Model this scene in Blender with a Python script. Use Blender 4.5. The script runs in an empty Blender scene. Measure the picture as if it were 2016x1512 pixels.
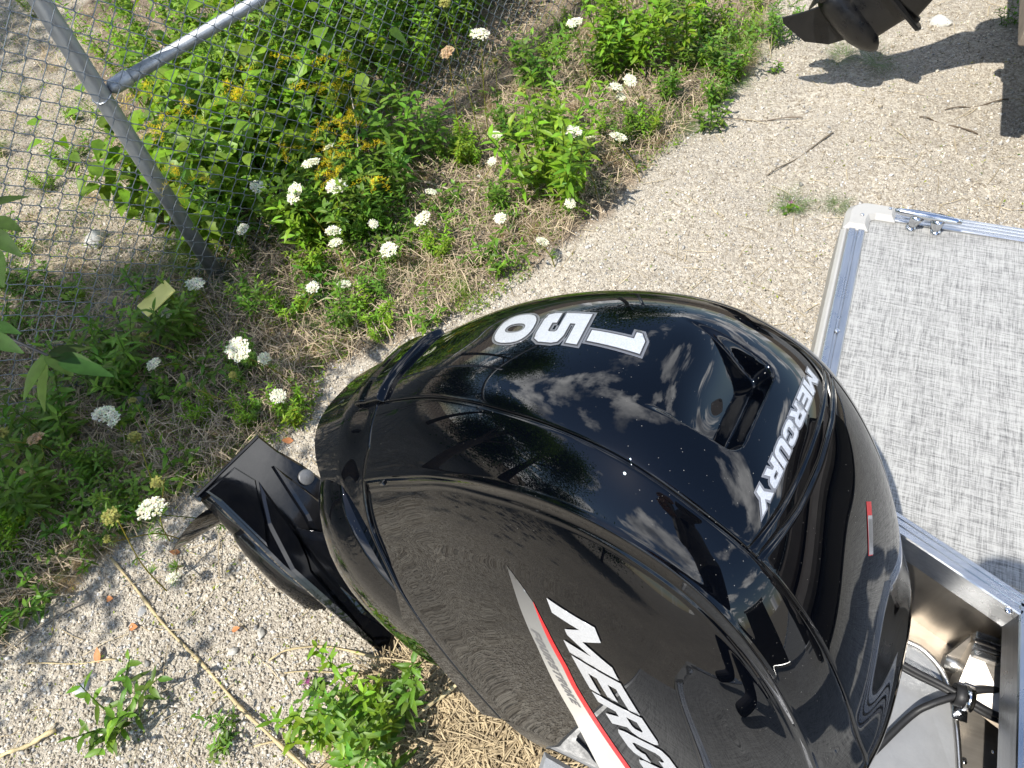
import bpy, math, random
import numpy as np
from mathutils import Matrix, Vector
from mathutils.bvhtree import BVHTree
from mathutils.geometry import delaunay_2d_cdt

rng = np.random.default_rng(7)
random.seed(7)
SC = bpy.context.scene
COL = SC.collection

# ------------------------------------------------------------------ camera
CAM_H = 1.9
FPX = 1395.0                       # focal length in photo pixels (2016 wide)
NADIR = (1215.0, 1760.0)           # where plumb lines meet in the photo
LATVP = (2056.0, -1366.0)          # vanishing point of the boat's athwartships lines


def cray(p):
    return np.array([p[0] - 1008.0, -(p[1] - 756.0), -FPX])


_up = -cray(NADIR) / np.linalg.norm(cray(NADIR))
_lat = cray(LATVP)
_lat = _lat - _up * (_lat @ _up)
_lat /= np.linalg.norm(_lat)
RW = np.array([np.cross(_lat, _up), _lat, _up])      # camera -> world
CAMP = np.array([0.0, 0.0, CAM_H])


def gp(px, py, z=0.0):
    """point of the place at height z that is seen at this spot of the photograph"""
    r = RW @ cray((px, py))
    return CAMP + r * (z - CAM_H) / r[2]


cam_d = bpy.data.cameras.new('camera')
cam_d.sensor_width = 36.0
cam_d.lens = 36.0 * FPX / 2016.0
cam_d.clip_start = 0.02
cam_d.clip_end = 500.0
cam = bpy.data.objects.new('camera', cam_d)
COL.objects.link(cam)
M4 = Matrix([list(RW[i]) + [CAMP[i]] for i in range(3)] + [[0, 0, 0, 1]])
cam.matrix_world = M4
SC.camera = cam

# ------------------------------------------------------------------ light
SUN = np.array([-0.31, -0.66, 1.15])
SUN /= np.linalg.norm(SUN)
sun_el = math.asin(SUN[2])
sun_rot = math.atan2(SUN[0], SUN[1])
world = bpy.data.worlds.new('World')
SC.world = world
world.use_nodes = True
wn = world.node_tree
for n in list(wn.nodes):
    wn.nodes.remove(n)
W_out = wn.nodes.new('ShaderNodeOutputWorld')
W_bg = wn.nodes.new('ShaderNodeBackground')
sky = wn.nodes.new('ShaderNodeTexSky')
sky.sky_type = 'NISHITA'
sky.sun_disc = False
sky.sun_elevation = sun_el
sky.sun_rotation = sun_rot % (2 * math.pi)
sky.air_density = 1.0
sky.dust_density = 0.2
sky.ozone_density = 2.5
W_bg.inputs['Strength'].default_value = 0.15
wt = wn.nodes.new('ShaderNodeTexCoord')
sep = wn.nodes.new('ShaderNodeSeparateXYZ')
wn.links.new(wt.outputs['Generated'], sep.inputs[0])
# project the view direction on a cloud layer: (x, y) / (z + c)
addz = wn.nodes.new('ShaderNodeMath'); addz.operation = 'ADD'; addz.inputs[1].default_value = 0.12
mxz = wn.nodes.new('ShaderNodeMath'); mxz.operation = 'MAXIMUM'; mxz.inputs[1].default_value = 0.05
dx = wn.nodes.new('ShaderNodeMath'); dx.operation = 'DIVIDE'
dy = wn.nodes.new('ShaderNodeMath'); dy.operation = 'DIVIDE'
cmb = wn.nodes.new('ShaderNodeCombineXYZ')
wn.links.new(sep.outputs['Z'], mxz.inputs[0]); wn.links.new(mxz.outputs[0], addz.inputs[0])
wn.links.new(sep.outputs['X'], dx.inputs[0]); wn.links.new(addz.outputs[0], dx.inputs[1])
wn.links.new(sep.outputs['Y'], dy.inputs[0]); wn.links.new(addz.outputs[0], dy.inputs[1])
wn.links.new(dx.outputs[0], cmb.inputs[0]); wn.links.new(dy.outputs[0], cmb.inputs[1])
cmb.inputs[2].default_value = 12.4
cn = wn.nodes.new('ShaderNodeTexNoise')
cn.inputs['Scale'].default_value = 1.05
cn.inputs['Detail'].default_value = 9.0
cn.inputs['Roughness'].default_value = 0.58
cn.inputs['Distortion'].default_value = 0.25
wn.links.new(cmb.outputs[0], cn.inputs['Vector'])
cr = wn.nodes.new('ShaderNodeValToRGB')
cr.color_ramp.elements[0].position = 0.525; cr.color_ramp.elements[0].color = (0, 0, 0, 1)
cr.color_ramp.elements[1].position = 0.585; cr.color_ramp.elements[1].color = (1, 1, 1, 1)
wn.links.new(cn.outputs['Fac'], cr.inputs[0])
cn2 = wn.nodes.new('ShaderNodeTexNoise')
cn2.inputs['Scale'].default_value = 2.6
cn2.inputs['Detail'].default_value = 5.0
wn.links.new(cmb.outputs[0], cn2.inputs['Vector'])
cr2 = wn.nodes.new('ShaderNodeValToRGB')
cr2.color_ramp.elements[0].position = 0.35; cr2.color_ramp.elements[0].color = (5.0, 5.4, 6.2, 1)
cr2.color_ramp.elements[1].position = 0.65; cr2.color_ramp.elements[1].color = (22.0, 22.0, 22.0, 1)
wn.links.new(cn2.outputs['Fac'], cr2.inputs[0])
cmix = wn.nodes.new('ShaderNodeMixRGB')
wn.links.new(cr.outputs[0], cmix.inputs['Fac'])
wn.links.new(sky.outputs[0], cmix.inputs['Color1'])
wn.links.new(cr2.outputs[0], cmix.inputs['Color2'])
wn.links.new(cmix.outputs[0], W_bg.inputs['Color'])
wn.links.new(W_bg.outputs[0], W_out.inputs[0])

sun_d = bpy.data.lights.new('sun', 'SUN')
sun_d.energy = 4.8
sun_d.angle = math.radians(0.53)
sun_d.color = (1.0, 0.955, 0.88)
sun = bpy.data.objects.new('sun', sun_d)
COL.objects.link(sun)
sun.rotation_euler = Vector(SUN).to_track_quat('Z', 'Y').to_euler()
sun.location = (-3, -5, 9)

vs = SC.view_settings
vs.view_transform = 'Standard'
vs.look = 'None'
vs.gamma = 1.0
vs.exposure = 0.62
vs.use_curve_mapping = False
SC.render.engine = 'CYCLES'
SC.cycles.max_bounces = 7
SC.cycles.diffuse_bounces = 3
SC.cycles.glossy_bounces = 4
SC.cycles.transparent_max_bounces = 6
SC.cycles.caustics_reflective = False
SC.cycles.caustics_refractive = False


# ------------------------------------------------------------------ materials
class Mat:
    def __init__(s, name):
        s.m = bpy.data.materials.new(name)
        s.m.use_nodes = True
        s.nt = s.m.node_tree
        s.p = s.nt.nodes['Principled BSDF']
        s.out = s.nt.nodes['Material Output']
        s.tc = None

    def n(s, t, **kw):
        nd = s.nt.nodes.new(t)
        for k, v in kw.items():
            if k.startswith('i_'):
                nd.inputs[k[2:].replace('_', ' ')].default_value = v
            else:
                setattr(nd, k, v)
        return nd

    def l(s, a, b):
        s.nt.links.new(a, b)

    def coord(s, sc=(1, 1, 1), which='Object'):
        if s.tc is None:
            s.tc = s.n('ShaderNodeTexCoord')
        mp = s.n('ShaderNodeMapping')
        mp.inputs['Scale'].default_value = sc
        s.l(s.tc.outputs[which], mp.inputs[0])
        return mp.outputs[0]

    def noise(s, scale, detail=4, rough=.5, vec=None, dist=0.0):
        nd = s.n('ShaderNodeTexNoise')
        nd.inputs['Scale'].default_value = scale
        nd.inputs['Detail'].default_value = detail
        nd.inputs['Roughness'].default_value = rough
        nd.inputs['Distortion'].default_value = dist
        s.l(vec if vec is not None else s.coord(), nd.inputs['Vector'])
        return nd.outputs['Fac']

    def ramp(s, fac, stops):
        r = s.n('ShaderNodeValToRGB')
        e = r.color_ramp.elements
        while len(e) < len(stops):
            e.new(.5)
        for el, (p, c) in zip(e, stops):
            el.position = p
            el.color = (c[0], c[1], c[2], 1) if not isinstance(c, (int, float)) else (c, c, c, 1)
        s.l(fac, r.inputs[0])
        return r.outputs[0]

    def mix(s, a, b, fac, mode='MIX'):
        nd = s.n('ShaderNodeMixRGB', blend_type=mode)
        for v, k in ((a, 'Color1'), (b, 'Color2'), (fac, 'Fac')):
            if hasattr(v, 'is_linked') or hasattr(v, 'links'):
                s.l(v, nd.inputs[k])
            else:
                nd.inputs[k].default_value = v if k == 'Fac' else (v[0], v[1], v[2], 1)
        return nd.outputs[0]

    def bump(s, h, dist=.002, strength=1.0):
        b = s.n('ShaderNodeBump')
        b.inputs['Distance'].default_value = dist
        b.inputs['Strength'].default_value = strength
        s.l(h, b.inputs['Height'])
        s.l(b.outputs[0], s.p.inputs['Normal'])

    def base(s, c):
        if hasattr(c, 'links'):
            s.l(c, s.p.inputs['Base Color'])
        else:
            s.p.inputs['Base Color'].default_value = (c[0], c[1], c[2], 1)

    def set(s, **kw):
        for k, v in kw.items():
            k = k.replace('_', ' ')
            if hasattr(v, 'links'):
                s.l(v, s.p.inputs[k])
            else:
                s.p.inputs[k].default_value = v
        return s


def simple(name, c, rough=.5, metal=0.0, var=.12, scale=25, bumpd=0.0, **kw):
    m = Mat(name)
    f = m.noise(scale, 5, .6)
    c1 = tuple(v * (1 - var) for v in c); c2 = tuple(min(1, v * (1 + var)) for v in c)
    m.base(m.ramp(f, [(.3, c1), (.7, c2)]))
    m.set(Roughness=m.ramp(m.noise(scale * 2.3, 3), [(.3, max(.02, rough - .06)), (.7, rough + .06)]), Metallic=metal)
    if bumpd:
        m.bump(m.noise(scale * 4, 4), bumpd)
    if kw:
        m.set(**kw)
    return m.m


# glossy black gel coat with dust specks, fine flake and a slight orange peel
g = Mat('black_gelcoat')
sp = g.n('ShaderNodeTexVoronoi'); sp.inputs['Scale'].default_value = 150
g.l(g.coord(), sp.inputs['Vector'])
dust = g.ramp(sp.outputs['Distance'], [(0.0, 1.0), (0.055, 1.0), (0.075, 0.0)])
dn = g.ramp(g.noise(9, 3), [(.46, 0.0), (.7, 1.0)])
dmask = g.mix(dust, (0, 0, 0), dn, 'MIX')
dmask = g.mix((0, 0, 0), dust, dn)
g.base(g.mix((.0006, .0009, .0018), (.20, .19, .17), dmask))
g.set(Roughness=g.mix(g.ramp(g.noise(16, 4, .65), [(.35, .004), (.8, .014)]), (.6, .6, .6), dmask))
g.p.inputs['IOR'].default_value = 1.47
BLACK = g.m

g = Mat('black_cast_paint')
g.base(g.ramp(g.noise(18, 5, .65), [(.35, (.003, .0035, .005)), (.8, (.006, .0062, .007))]))
g.set(Roughness=g.ramp(g.noise(12, 4), [(.3, .03), (.75, .08)]))
g.bump(g.noise(30, 2), .0004, .2)
BLACKC = g.m

g = Mat('weathered_black_paint')
f = g.noise(14, 6, .7)
g.base(g.ramp(f, [(.35, (.004, .0045, .006)), (.62, (.010, .0098, .0095)), (.8, (.030, .026, .021))]))
g.set(Roughness=g.ramp(f, [(.3, .2), (.75, .55)]))
g.bump(g.noise(80, 4), .001, .5)
OLDBLACK = g.m

RUBBER = simple('black_rubber', (.012, .012, .013), .55, bumpd=.0005)
MATTE = simple('scoop_black', (.006, .006, .007), .34, scale=70, bumpd=.0015)
INNER = simple('inner_black', (.003, .003, .003), .7)
ANODE = simple('grey_anode', (.16, .16, .158), .42, .4, scale=60, bumpd=.0006)
RED = simple('red_print', (.50, .014, .018), .35, scale=40)
WHITEP = simple('white_print', (.72, .72, .70), .4, scale=90, var=.05)
PAPER = simple('label_grey_paper', (.33, .33, .33), .4, scale=90)
DARKP = simple('dark_print', (.03, .03, .032), .4)
CHROME = simple('polished_steel', (.62, .63, .65), .16, 1.0, scale=30)
BEIGE = simple('beige_plastic', (.36, .35, .325), .42, scale=14, var=.05, bumpd=.0005)
GALV = Mat('galvanised_steel')
gf = GALV.noise(22, 6, .7, GALV.coord((1, 1, .35)))
GALV.base(GALV.ramp(gf, [(.3, (.26, .28, .30)), (.7, (.42, .44, .46))]))
GALV.set(Metallic=.75, Roughness=GALV.ramp(GALV.noise(30, 3), [(.3, .38), (.7, .56)]))
GALV.bump(GALV.noise(120, 3), .0006, .5)
GALV = GALV.m
WIRE = simple('fence_wire', (.21, .23, .245), .42, .7, scale=90, var=.3)
BRASS = simple('dull_red_scrap', (.34, .04, .03), .5)

# silver decal film with coarse flake
g = Mat('silver_film')
vf = g.n('ShaderNodeTexVoronoi'); vf.inputs['Scale'].default_value = 900
g.l(g.coord(), vf.inputs['Vector'])
g.base(g.mix(g.ramp(vf.outputs['Color'], [(0, (.48, .49, .51)), (1, (.72, .73, .75))]), (.62, .63, .65), .4))
g.set(Metallic=.55, Roughness=.42)
g.bump(vf.outputs['Distance'], .0004, .6)
SILVER = g.m
g = Mat('grey_outline_film')
g.base((.22, .22, .23)); g.set(Metallic=.6, Roughness=.35)
GREYF = g.m
# swoosh: silver film printed to fade into dark towards its tip
g = Mat('graded_silver_film')
sx = g.n('ShaderNodeSeparateXYZ'); g.l(g.coord(), sx.inputs[0])
gr = g.ramp(sx.outputs['X'], [(.08, (.10, .10, .10)), (.17, (.33, .33, .32)), (.24, (.62, .60, .55)), (.30, (.74, .71, .64))])
g.base(gr)
g.set(Metallic=.45, Roughness=.36)
SWOOSH = g.m

# brushed and anodised aluminium
def alu(name, c, rough, sc):
    g = Mat(name)
    f = g.noise(1.0, 5, .6, g.coord(sc))
    g.base(g.ramp(f, [(.3, tuple(v * .86 for v in c)), (.7, tuple(min(1, v * 1.06) for v in c))]))
    st = g.ramp(g.noise(7, 5, .6), [(.3, rough - .07), (.75, rough + .1)])
    g.set(Metallic=1.0, Roughness=st)
    g.bump(f, .0006, .35)
    return g.m


ALU = alu('brushed_aluminium', (.62, .61, .59), .30, (6, 6, 160))
ALUX = alu('extruded_aluminium', (.58, .585, .59), .27, (8, 190, 190))
ALUY = alu('extruded_aluminium_athwart', (.58, .585, .59), .27, (190, 8, 190))
ALUS = alu('sheet_aluminium', (.40, .365, .32), .46, (9, 120, 9))
PAN = simple('grey_painted_pan', (.27, .275, .28), .38, .25, scale=30, var=.06, bumpd=.0004)

# woven vinyl deck flooring
g = Mat('woven_vinyl')
v1 = g.coord((1, 1, 1))
wa = g.noise(1.0, 3, .7, g.coord((42, 700, 1)))
wb = g.noise(1.0, 3, .7, g.coord((700, 42, 1)))
wc = g.noise(1.0, 4, .7, g.coord((11, 250, 1)))
wd = g.noise(1.0, 4, .7, g.coord((250, 11, 1)))
s1 = g.ramp(wa, [(.36, 0.0), (.64, 1.0)]); s2 = g.ramp(wb, [(.36, 0.0), (.64, 1.0)])
s3 = g.ramp(wc, [(.36, 0.0), (.6, 1.0)]); s4 = g.ramp(wd, [(.36, 0.0), (.6, 1.0)])
mm = g.mix(g.mix(s1, s2, .5), g.mix(s3, s4, .5), .42)
g.base(g.ramp(mm, [(.20, (.10, .10, .097)), (.42, (.235, .232, .222)), (.60, (.345, .342, .325)), (.85, (.41, .405, .385))]))
g.set(Roughness=.62)
wv = g.n('ShaderNodeTexWave', bands_direction='X'); wv.inputs['Scale'].default_value = 210
g.l(g.coord(), wv.inputs[0])
g.bump(g.mix(wv.outputs[0], mm, .5), .0007, .8)
VINYL = g.m

# vertex coloured stuff
def vcol(name, rough=.6, transl=0.0, spec=.3, hue=0.0):
    g = Mat(name)
    a = g.n('ShaderNodeAttribute', attribute_name='col')
    c = a.outputs['Color']
    f = g.noise(40, 3)
    c = g.mix(c, g.ramp(f, [(.3, .78), (.7, 1.2)]), 1.0, 'MULTIPLY')
    g.base(c)
    g.set(Roughness=rough)
    g.p.inputs['Specular IOR Level'].default_value = spec
    if transl:
        t = g.n('ShaderNodeBsdfTranslucent')
        tcol = g.mix(c, (1.25, 1.2, .3), 1.0, 'MULTIPLY')
        g.l(tcol, t.inputs[0])
        ms = g.n('ShaderNodeMixShader'); ms.inputs[0].default_value = transl
        g.l(g.p.outputs[0], ms.inputs[1]); g.l(t.outputs[0], ms.inputs[2])
        g.l(ms.outputs[0], g.out.inputs[0])
    return g.m


LEAF = vcol('leaf', .45, .42, .4)
LEAFD = vcol('thick_leaf', .6, .15, .15)
PETAL = vcol('petal', .6, .3, .2)
STRAW = vcol('straw', .6, .1, .3)
STONE = vcol('stone', .8, 0, .25)
CLOTH = vcol('cloth', .85, 0, .1)

# gravel ground
g = Mat('gravel_ground')
va = g.n('ShaderNodeTexVoronoi'); va.inputs['Scale'].default_value = 95
g.l(g.coord(), va.inputs['Vector'])
vb = g.n('ShaderNodeTexVoronoi'); vb.inputs['Scale'].default_value = 210
g.l(g.coord(), vb.inputs['Vector'])
n1 = g.noise(6, 6, .65); n2 = g.noise(1.3, 4, .6); n3 = g.noise(260, 3, .6)
cell = g.n('ShaderNodeSeparateColor'); g.l(va.outputs['Color'], cell.inputs[0])
cell2 = g.n('ShaderNodeSeparateColor'); g.l(vb.outputs['Color'], cell2.inputs[0])
cA = g.ramp(cell.outputs[0], [(0, (.23, .195, .15)), (.45, (.39, .345, .275)), (1, (.56, .51, .42))])
cB = g.ramp(cell2.outputs[0], [(0, (.22, .19, .15)), (.5, (.38, .34, .28)), (1, (.52, .475, .40))])
gc = g.mix(cA, cB, g.ramp(n1, [(.35, 0.0), (.65, 1.0)]))
gc = g.mix(gc, g.ramp(n2, [(.3, .86), (.7, 1.1)]), 1.0, 'MULTIPLY')
at = g.n('ShaderNodeAttribute', attribute_name='col')
soil = g.ramp(n1, [(.3, (.09, .068, .048)), (.7, (.30, .235, .17))])
sl = g.ramp(g.mix(at.outputs['Color'], n1, .35), [(.34, 0.0), (.56, 1.0)])
g.base(g.mix(gc, soil, sl))
g.set(Roughness=.9)
g.p.inputs['Specular IOR Level'].default_value = .2
hh = g.mix(g.mix(va.outputs['Distance'], vb.outputs['Distance'], .5), n3, .25)
bb = g.n('ShaderNodeBump', invert=True); bb.inputs['Distance'].default_value = .009
g.l(hh, bb.inputs['Height']); g.l(bb.outputs[0], g.p.inputs['Normal'])
GRAVEL = g.m


# ------------------------------------------------------------------ mesh helpers
def link(name, verts, faces, mat, parent=None, smooth=False, cols=None, mats=None, fm=None):
    me = bpy.data.meshes.new(name)
    verts = np.asarray(verts, dtype=np.float32)
    if isinstance(faces, np.ndarray):
        nf, k = faces.shape
        me.vertices.add(len(verts)); me.vertices.foreach_set('co', verts.ravel())
        me.loops.add(nf * k); me.loops.foreach_set('vertex_index', faces.astype(np.int32).ravel())
        me.polygons.add(nf); me.polygons.foreach_set('loop_start', np.arange(0, nf * k, k, dtype=np.int32))
        me.polygons.foreach_set('loop_total', np.full(nf, k, dtype=np.int32))
        me.update(calc_edges=True)
    else:
        me.from_pydata([tuple(map(float, v)) for v in verts], [], [tuple(map(int, f)) for f in faces])
    if fm is not None:
        me.polygons.foreach_set('material_index', np.asarray(fm, dtype=np.int32))
    if smooth:
        me.polygons.foreach_set('use_smooth', np.ones(len(me.polygons), dtype=bool))
    if cols is not None:
        a = me.attributes.new('col', 'FLOAT_COLOR', 'POINT')
        cc = np.ones((len(verts), 4), dtype=np.float32); cc[:, :3] = cols
        a.data.foreach_set('color', cc.ravel())
    for m in (mats or [mat]):
        me.materials.append(m)
    me.validate()
    o = bpy.data.objects.new(name, me)
    COL.objects.link(o)
    if parent is not None:
        o.parent = parent
    return o


def tag(o, label=None, cat=None, group=None, kind=None):
    if label: o['label'] = label
    if cat: o['category'] = cat
    if group: o['group'] = group
    if kind: o['kind'] = kind
    return o


def empty(name, loc=(0, 0, 0), mat=None):
    o = bpy.data.objects.new(name, None)
    o.empty_display_size = .05
    COL.objects.link(o)
    if mat is not None:
        o.matrix_world = mat
    else:
        o.location = loc
    return o


def copy_tree(o, parent=None):
    c = o.copy(); COL.objects.link(c)
    if parent is not None:
        c.parent = parent
        c.matrix_parent_inverse = o.matrix_parent_inverse
    for ch in [q for q in bpy.data.objects if q.parent == o]:
        copy_tree(ch, c)
    return c


class MB:
    """collects pieces into one mesh, quads/tris padded as triangles"""
    def __init__(s):
        s.v = []; s.f = []; s.c = []; s.n = 0

    def add(s, v, f, c=(.5, .5, .5)):
        v = np.asarray(v, float); f = np.asarray(f)
        if f.shape[1] == 4:
            f = np.vstack([f[:, [0, 1, 2]], f[:, [0, 2, 3]]])
        s.v.append(v); s.f.append(f + s.n); s.n += len(v)
        c = np.asarray(c, float)
        s.c.append(np.broadcast_to(c, (len(v), 3)))

    def build(s, name, mat, parent=None, smooth=False):
        return link(name, np.vstack(s.v), np.vstack(s.f), mat, parent, smooth, np.vstack(s.c))


def tube(pts, r, n=8, cap=True):
    pts = np.asarray(pts, float)
    if np.isscalar(r): r = np.full(len(pts), r)
    T = np.gradient(pts, axis=0); T /= np.linalg.norm(T, axis=1)[:, None] + 1e-12
    a = np.array([0, 0, 1.0]) if abs(T[0, 2]) < .9 else np.array([1.0, 0, 0])
    u = np.cross(T[0], a); u /= np.linalg.norm(u)
    V = []
    for p, t, rr in zip(pts, T, r):
        u = u - t * (u @ t); u /= np.linalg.norm(u); w = np.cross(t, u)
        an = np.arange(n) * 2 * math.pi / n
        V.append(p + rr * (np.cos(an)[:, None] * u + np.sin(an)[:, None] * w))
    V = np.vstack(V); F = []
    for i in range(len(pts) - 1):
        for j in range(n):
            F.append((i * n + j, i * n + (j + 1) % n, (i + 1) * n + (j + 1) % n, (i + 1) * n + j))
    if cap:
        b = len(V); V = np.vstack([V, pts[0], pts[-1]])
        m = (len(pts) - 1) * n
        for j in range(n):
            F.append((b, (j + 1) % n, j, b)); F.append((b + 1, m + j, m + (j + 1) % n, b + 1))
    F = [f if len(set(f)) == 4 else (f[0], f[1], f[2]) for f in F]
    return V, F


def tubeobj(name, pts, r, mat, parent=None, n=10):
    V, F = tube(pts, r, n)
    return link(name, V, F, mat, parent, True)


def boxv(c, s, R=None, bev=0.0):
    """box with chamfered edges: centre, full sizes"""
    c = np.array(c, float); h = np.array(s, float) / 2
    b = min(bev, h.min() * .9)
    if b <= 0:
        V = np.array([[x, y, z] for x in (-1, 1) for y in (-1, 1) for z in (-1, 1)]) * h
        F = [(0, 1, 3, 2), (4, 6, 7, 5), (0, 4, 5, 1), (2, 3, 7, 6), (0, 2, 6, 4), (1, 5, 7, 3)]
    else:
        V = []; idx = {}
        for x in (-1, 1):
            for y in (-1, 1):
                for z in (-1, 1):
                    for ax in range(3):
                        d = np.array([x, y, z]) * (h - b); d[ax] = (x, y, z)[ax] * h[ax]
                        idx[(x, y, z, ax)] = len(V); V.append(d)
        V = np.array(V); F = []
        I = lambda x, y, z, a: idx[(x, y, z, a)]
        for a in range(3):
            o1, o2 = [k for k in range(3) if k != a]
            for sgn in (-1, 1):
                q = []
                for p1, p2 in ((-1, -1), (1, -1), (1, 1), (-1, 1)):
                    t = [0, 0, 0]; t[a] = sgn; t[o1] = p1; t[o2] = p2
                    q.append(I(*t, a))
                F.append(q)
        for a in range(3):
            o1, o2 = [k for k in range(3) if k != a]
            for p1 in (-1, 1):
                for p2 in (-1, 1):
                    t = [0, 0, 0]; t[o1] = p1; t[o2] = p2
                    t0 = list(t); t0[a] = -1; t1 = list(t); t1[a] = 1
                    F.append((I(*t0, o1), I(*t1, o1), I(*t1, o2), I(*t0, o2)))
        for x in (-1, 1):
            for y in (-1, 1):
                for z in (-1, 1):
                    F.append((I(x, y, z, 0), I(x, y, z, 1), I(x, y, z, 2)))
    if R is not None: V = V @ np.asarray(R).T
    return V + c, F


def box(name, c, s, mat, parent=None, R=None, bev=.002):
    V, F = boxv(c, s, R, bev)
    o = link(name, V, F, mat, parent)
    import bmesh
    bm = bmesh.new(); bm.from_mesh(o.data); bmesh.ops.recalc_face_normals(bm, faces=bm.faces); bm.to_mesh(o.data); bm.free()
    return o


def prism(name, poly, z0, z1, mat, parent=None, bev=.002):
    """horizontal polygon (list of xy) extruded between heights, top edge chamfered"""
    P = np.array(poly, float); n = len(P)
    nx = np.roll(P, -1, 0); pv = np.roll(P, 1, 0)
    area = .5 * np.sum(P[:, 0] * nx[:, 1] - nx[:, 0] * P[:, 1])
    sg = 1 if area > 0 else -1
    e1 = (P - pv); e1 /= np.linalg.norm(e1, axis=1)[:, None]; e2 = (nx - P); e2 /= np.linalg.norm(e2, axis=1)[:, None]
    n1 = np.stack([-e1[:, 1], e1[:, 0]], 1) * sg; n2 = np.stack([-e2[:, 1], e2[:, 0]], 1) * sg
    m = n1 + n2; m /= (1 + np.sum(n1 * n2, 1))[:, None]
    Pi = P + m * bev
    V = np.vstack([np.c_[P, np.full(n, z0)], np.c_[P, np.full(n, z1 - bev)], np.c_[Pi, np.full(n, z1)]])
    F = []
    for k in (0, 1):
        for i in range(n):
            j = (i + 1) % n
            F.append((k * n + i, k * n + j, (k + 1) * n + j, (k + 1) * n + i))
    F.append(tuple(range(2 * n, 3 * n))); F.append(tuple(reversed(range(n))))
    if sg < 0: F = [tuple(reversed(f)) for f in F]
    return link(name, V, F, mat, parent)


def catmull(P, n=8):
    P = np.array(P, float); P = np.vstack([2 * P[0] - P[1], P, 2 * P[-1] - P[-2]]); out = []
    for i in range(1, len(P) - 2):
        for t in np.linspace(0, 1, n, endpoint=False):
            a, b, c, d = P[i - 1:i + 3]
            out.append(.5 * ((2 * b) + (-a + c) * t + (2 * a - 5 * b + 4 * c - d) * t * t + (-a + 3 * b - 3 * c + d) * t ** 3))
    out.append(P[-2])
    return np.array(out)


def gridfaces(nr, nc, wrap=False):
    i, j = np.meshgrid(np.arange(nr - 1), np.arange(nc if wrap else nc - 1), indexing='ij')
    j2 = (j + 1) % nc
    return np.stack([i * nc + j, i * nc + j2, (i + 1) * nc + j2, (i + 1) * nc + j], -1).reshape(-1, 4)


# ------------------------------------------------------------------ ground
def in_poly(x, y, poly):
    x = np.asarray(x); y = np.asarray(y); r = np.zeros(x.shape, bool); n = len(poly)
    for i in range(n):
        x0, y0 = poly[i]; x1, y1 = poly[(i + 1) % n]
        c = ((y0 > y) != (y1 > y)) & (x < (x1 - x0) * (y - y0) / (y1 - y0 + 1e-12) + x0)
        r ^= c
    return r


def zone(pts):
    return [tuple(gp(*p)[:2]) for p in pts]


Z_WEEDS = zone([(-200, 560), (300, 520), (430, 530), (760, 270), (1050, 60), (1200, -60), (1560, -80), (1500, 130), (1330, 290), (1180, 420), (1000, 540), (860, 640), (640, 720), (560, 860), (430, 930), (250, 1060), (0, 1290), (-200, 1400)])
Z_BEHIND = zone([(430, 540), (860, 235), (1150, 0), (1280, -90), (900, -420), (300, -250), (150, 60), (210, 260)])
Z_LEFT = zone([(-300, -100), (150, -60), (240, 300), (400, 500), (200, 620), (-300, 700)])
Z_STRAW = zone([(820, 1290), (1010, 1420), (1120, 1560), (700, 1560), (760, 1400)])
Z_FRONT = zone([(0, 1250), (250, 1050), (560, 850), (900, 800), (1000, 1500), (0, 1560)])
FDIR = np.array([.2803, .9599]); FBASE = gp(432, 548)[:2]; FNRM = np.array([FDIR[1], -FDIR[0]])   # towards the boats


def wobble(x, y, s=1.0, seed=0):
    return (np.sin(x * 3.1 * s + seed) * np.cos(y * 2.7 * s + seed * 2) + .6 * np.sin(x * 7.3 * s - y * 5.1 * s + seed) + .35 * np.cos(x * 13.7 * s + y * 17.1 * s + seed * 3)) / 2


def ground_z(x, y):
    return .012 * wobble(x, y, .5, 1) + .005 * wobble(x, y, 2.5, 4)


gx = np.unique(np.concatenate([np.linspace(-70, -7, 16), np.linspace(-7, 3, 251), np.linspace(3, 70, 18)]))
gy = np.unique(np.concatenate([np.linspace(-70, -2, 18), np.linspace(-2, 7, 226), np.linspace(7, 80, 18)]))
GX, GY = np.meshgrid(gx, gy, indexing='ij')
wx = GX + .10 * wobble(GX, GY, 1.5, 9); wy = GY + .10 * wobble(GX, GY, 1.7, 5)
soilm = np.zeros(GX.shape)
soilm[in_poly(wx, wy, Z_WEEDS)] = .62
soilm[in_poly(wx, wy, Z_BEHIND)] = .95
soilm[in_poly(wx, wy, Z_LEFT)] = .3
soilm[in_poly(wx, wy, Z_STRAW)] = .8
far = (GX < -7.0) | (GY > 6.9)
soilm[far] = .6
for _ in range(2):
    soilm[1:-1, 1:-1] = (soilm[1:-1, 1:-1] * 2 + soilm[2:, 1:-1] + soilm[:-2, 1:-1] + soilm[1:-1, 2:] + soilm[1:-1, :-2]) / 6
GZ = np.where(far, 0.0, ground_z(GX, GY))
gcol = np.repeat(soilm.ravel()[:, None], 3, 1)
tag(link('ground', np.stack([GX, GY, GZ], -1).reshape(-1, 3), gridfaces(len(gx), len(gy)), GRAVEL, None, True, gcol), kind='structure')

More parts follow.
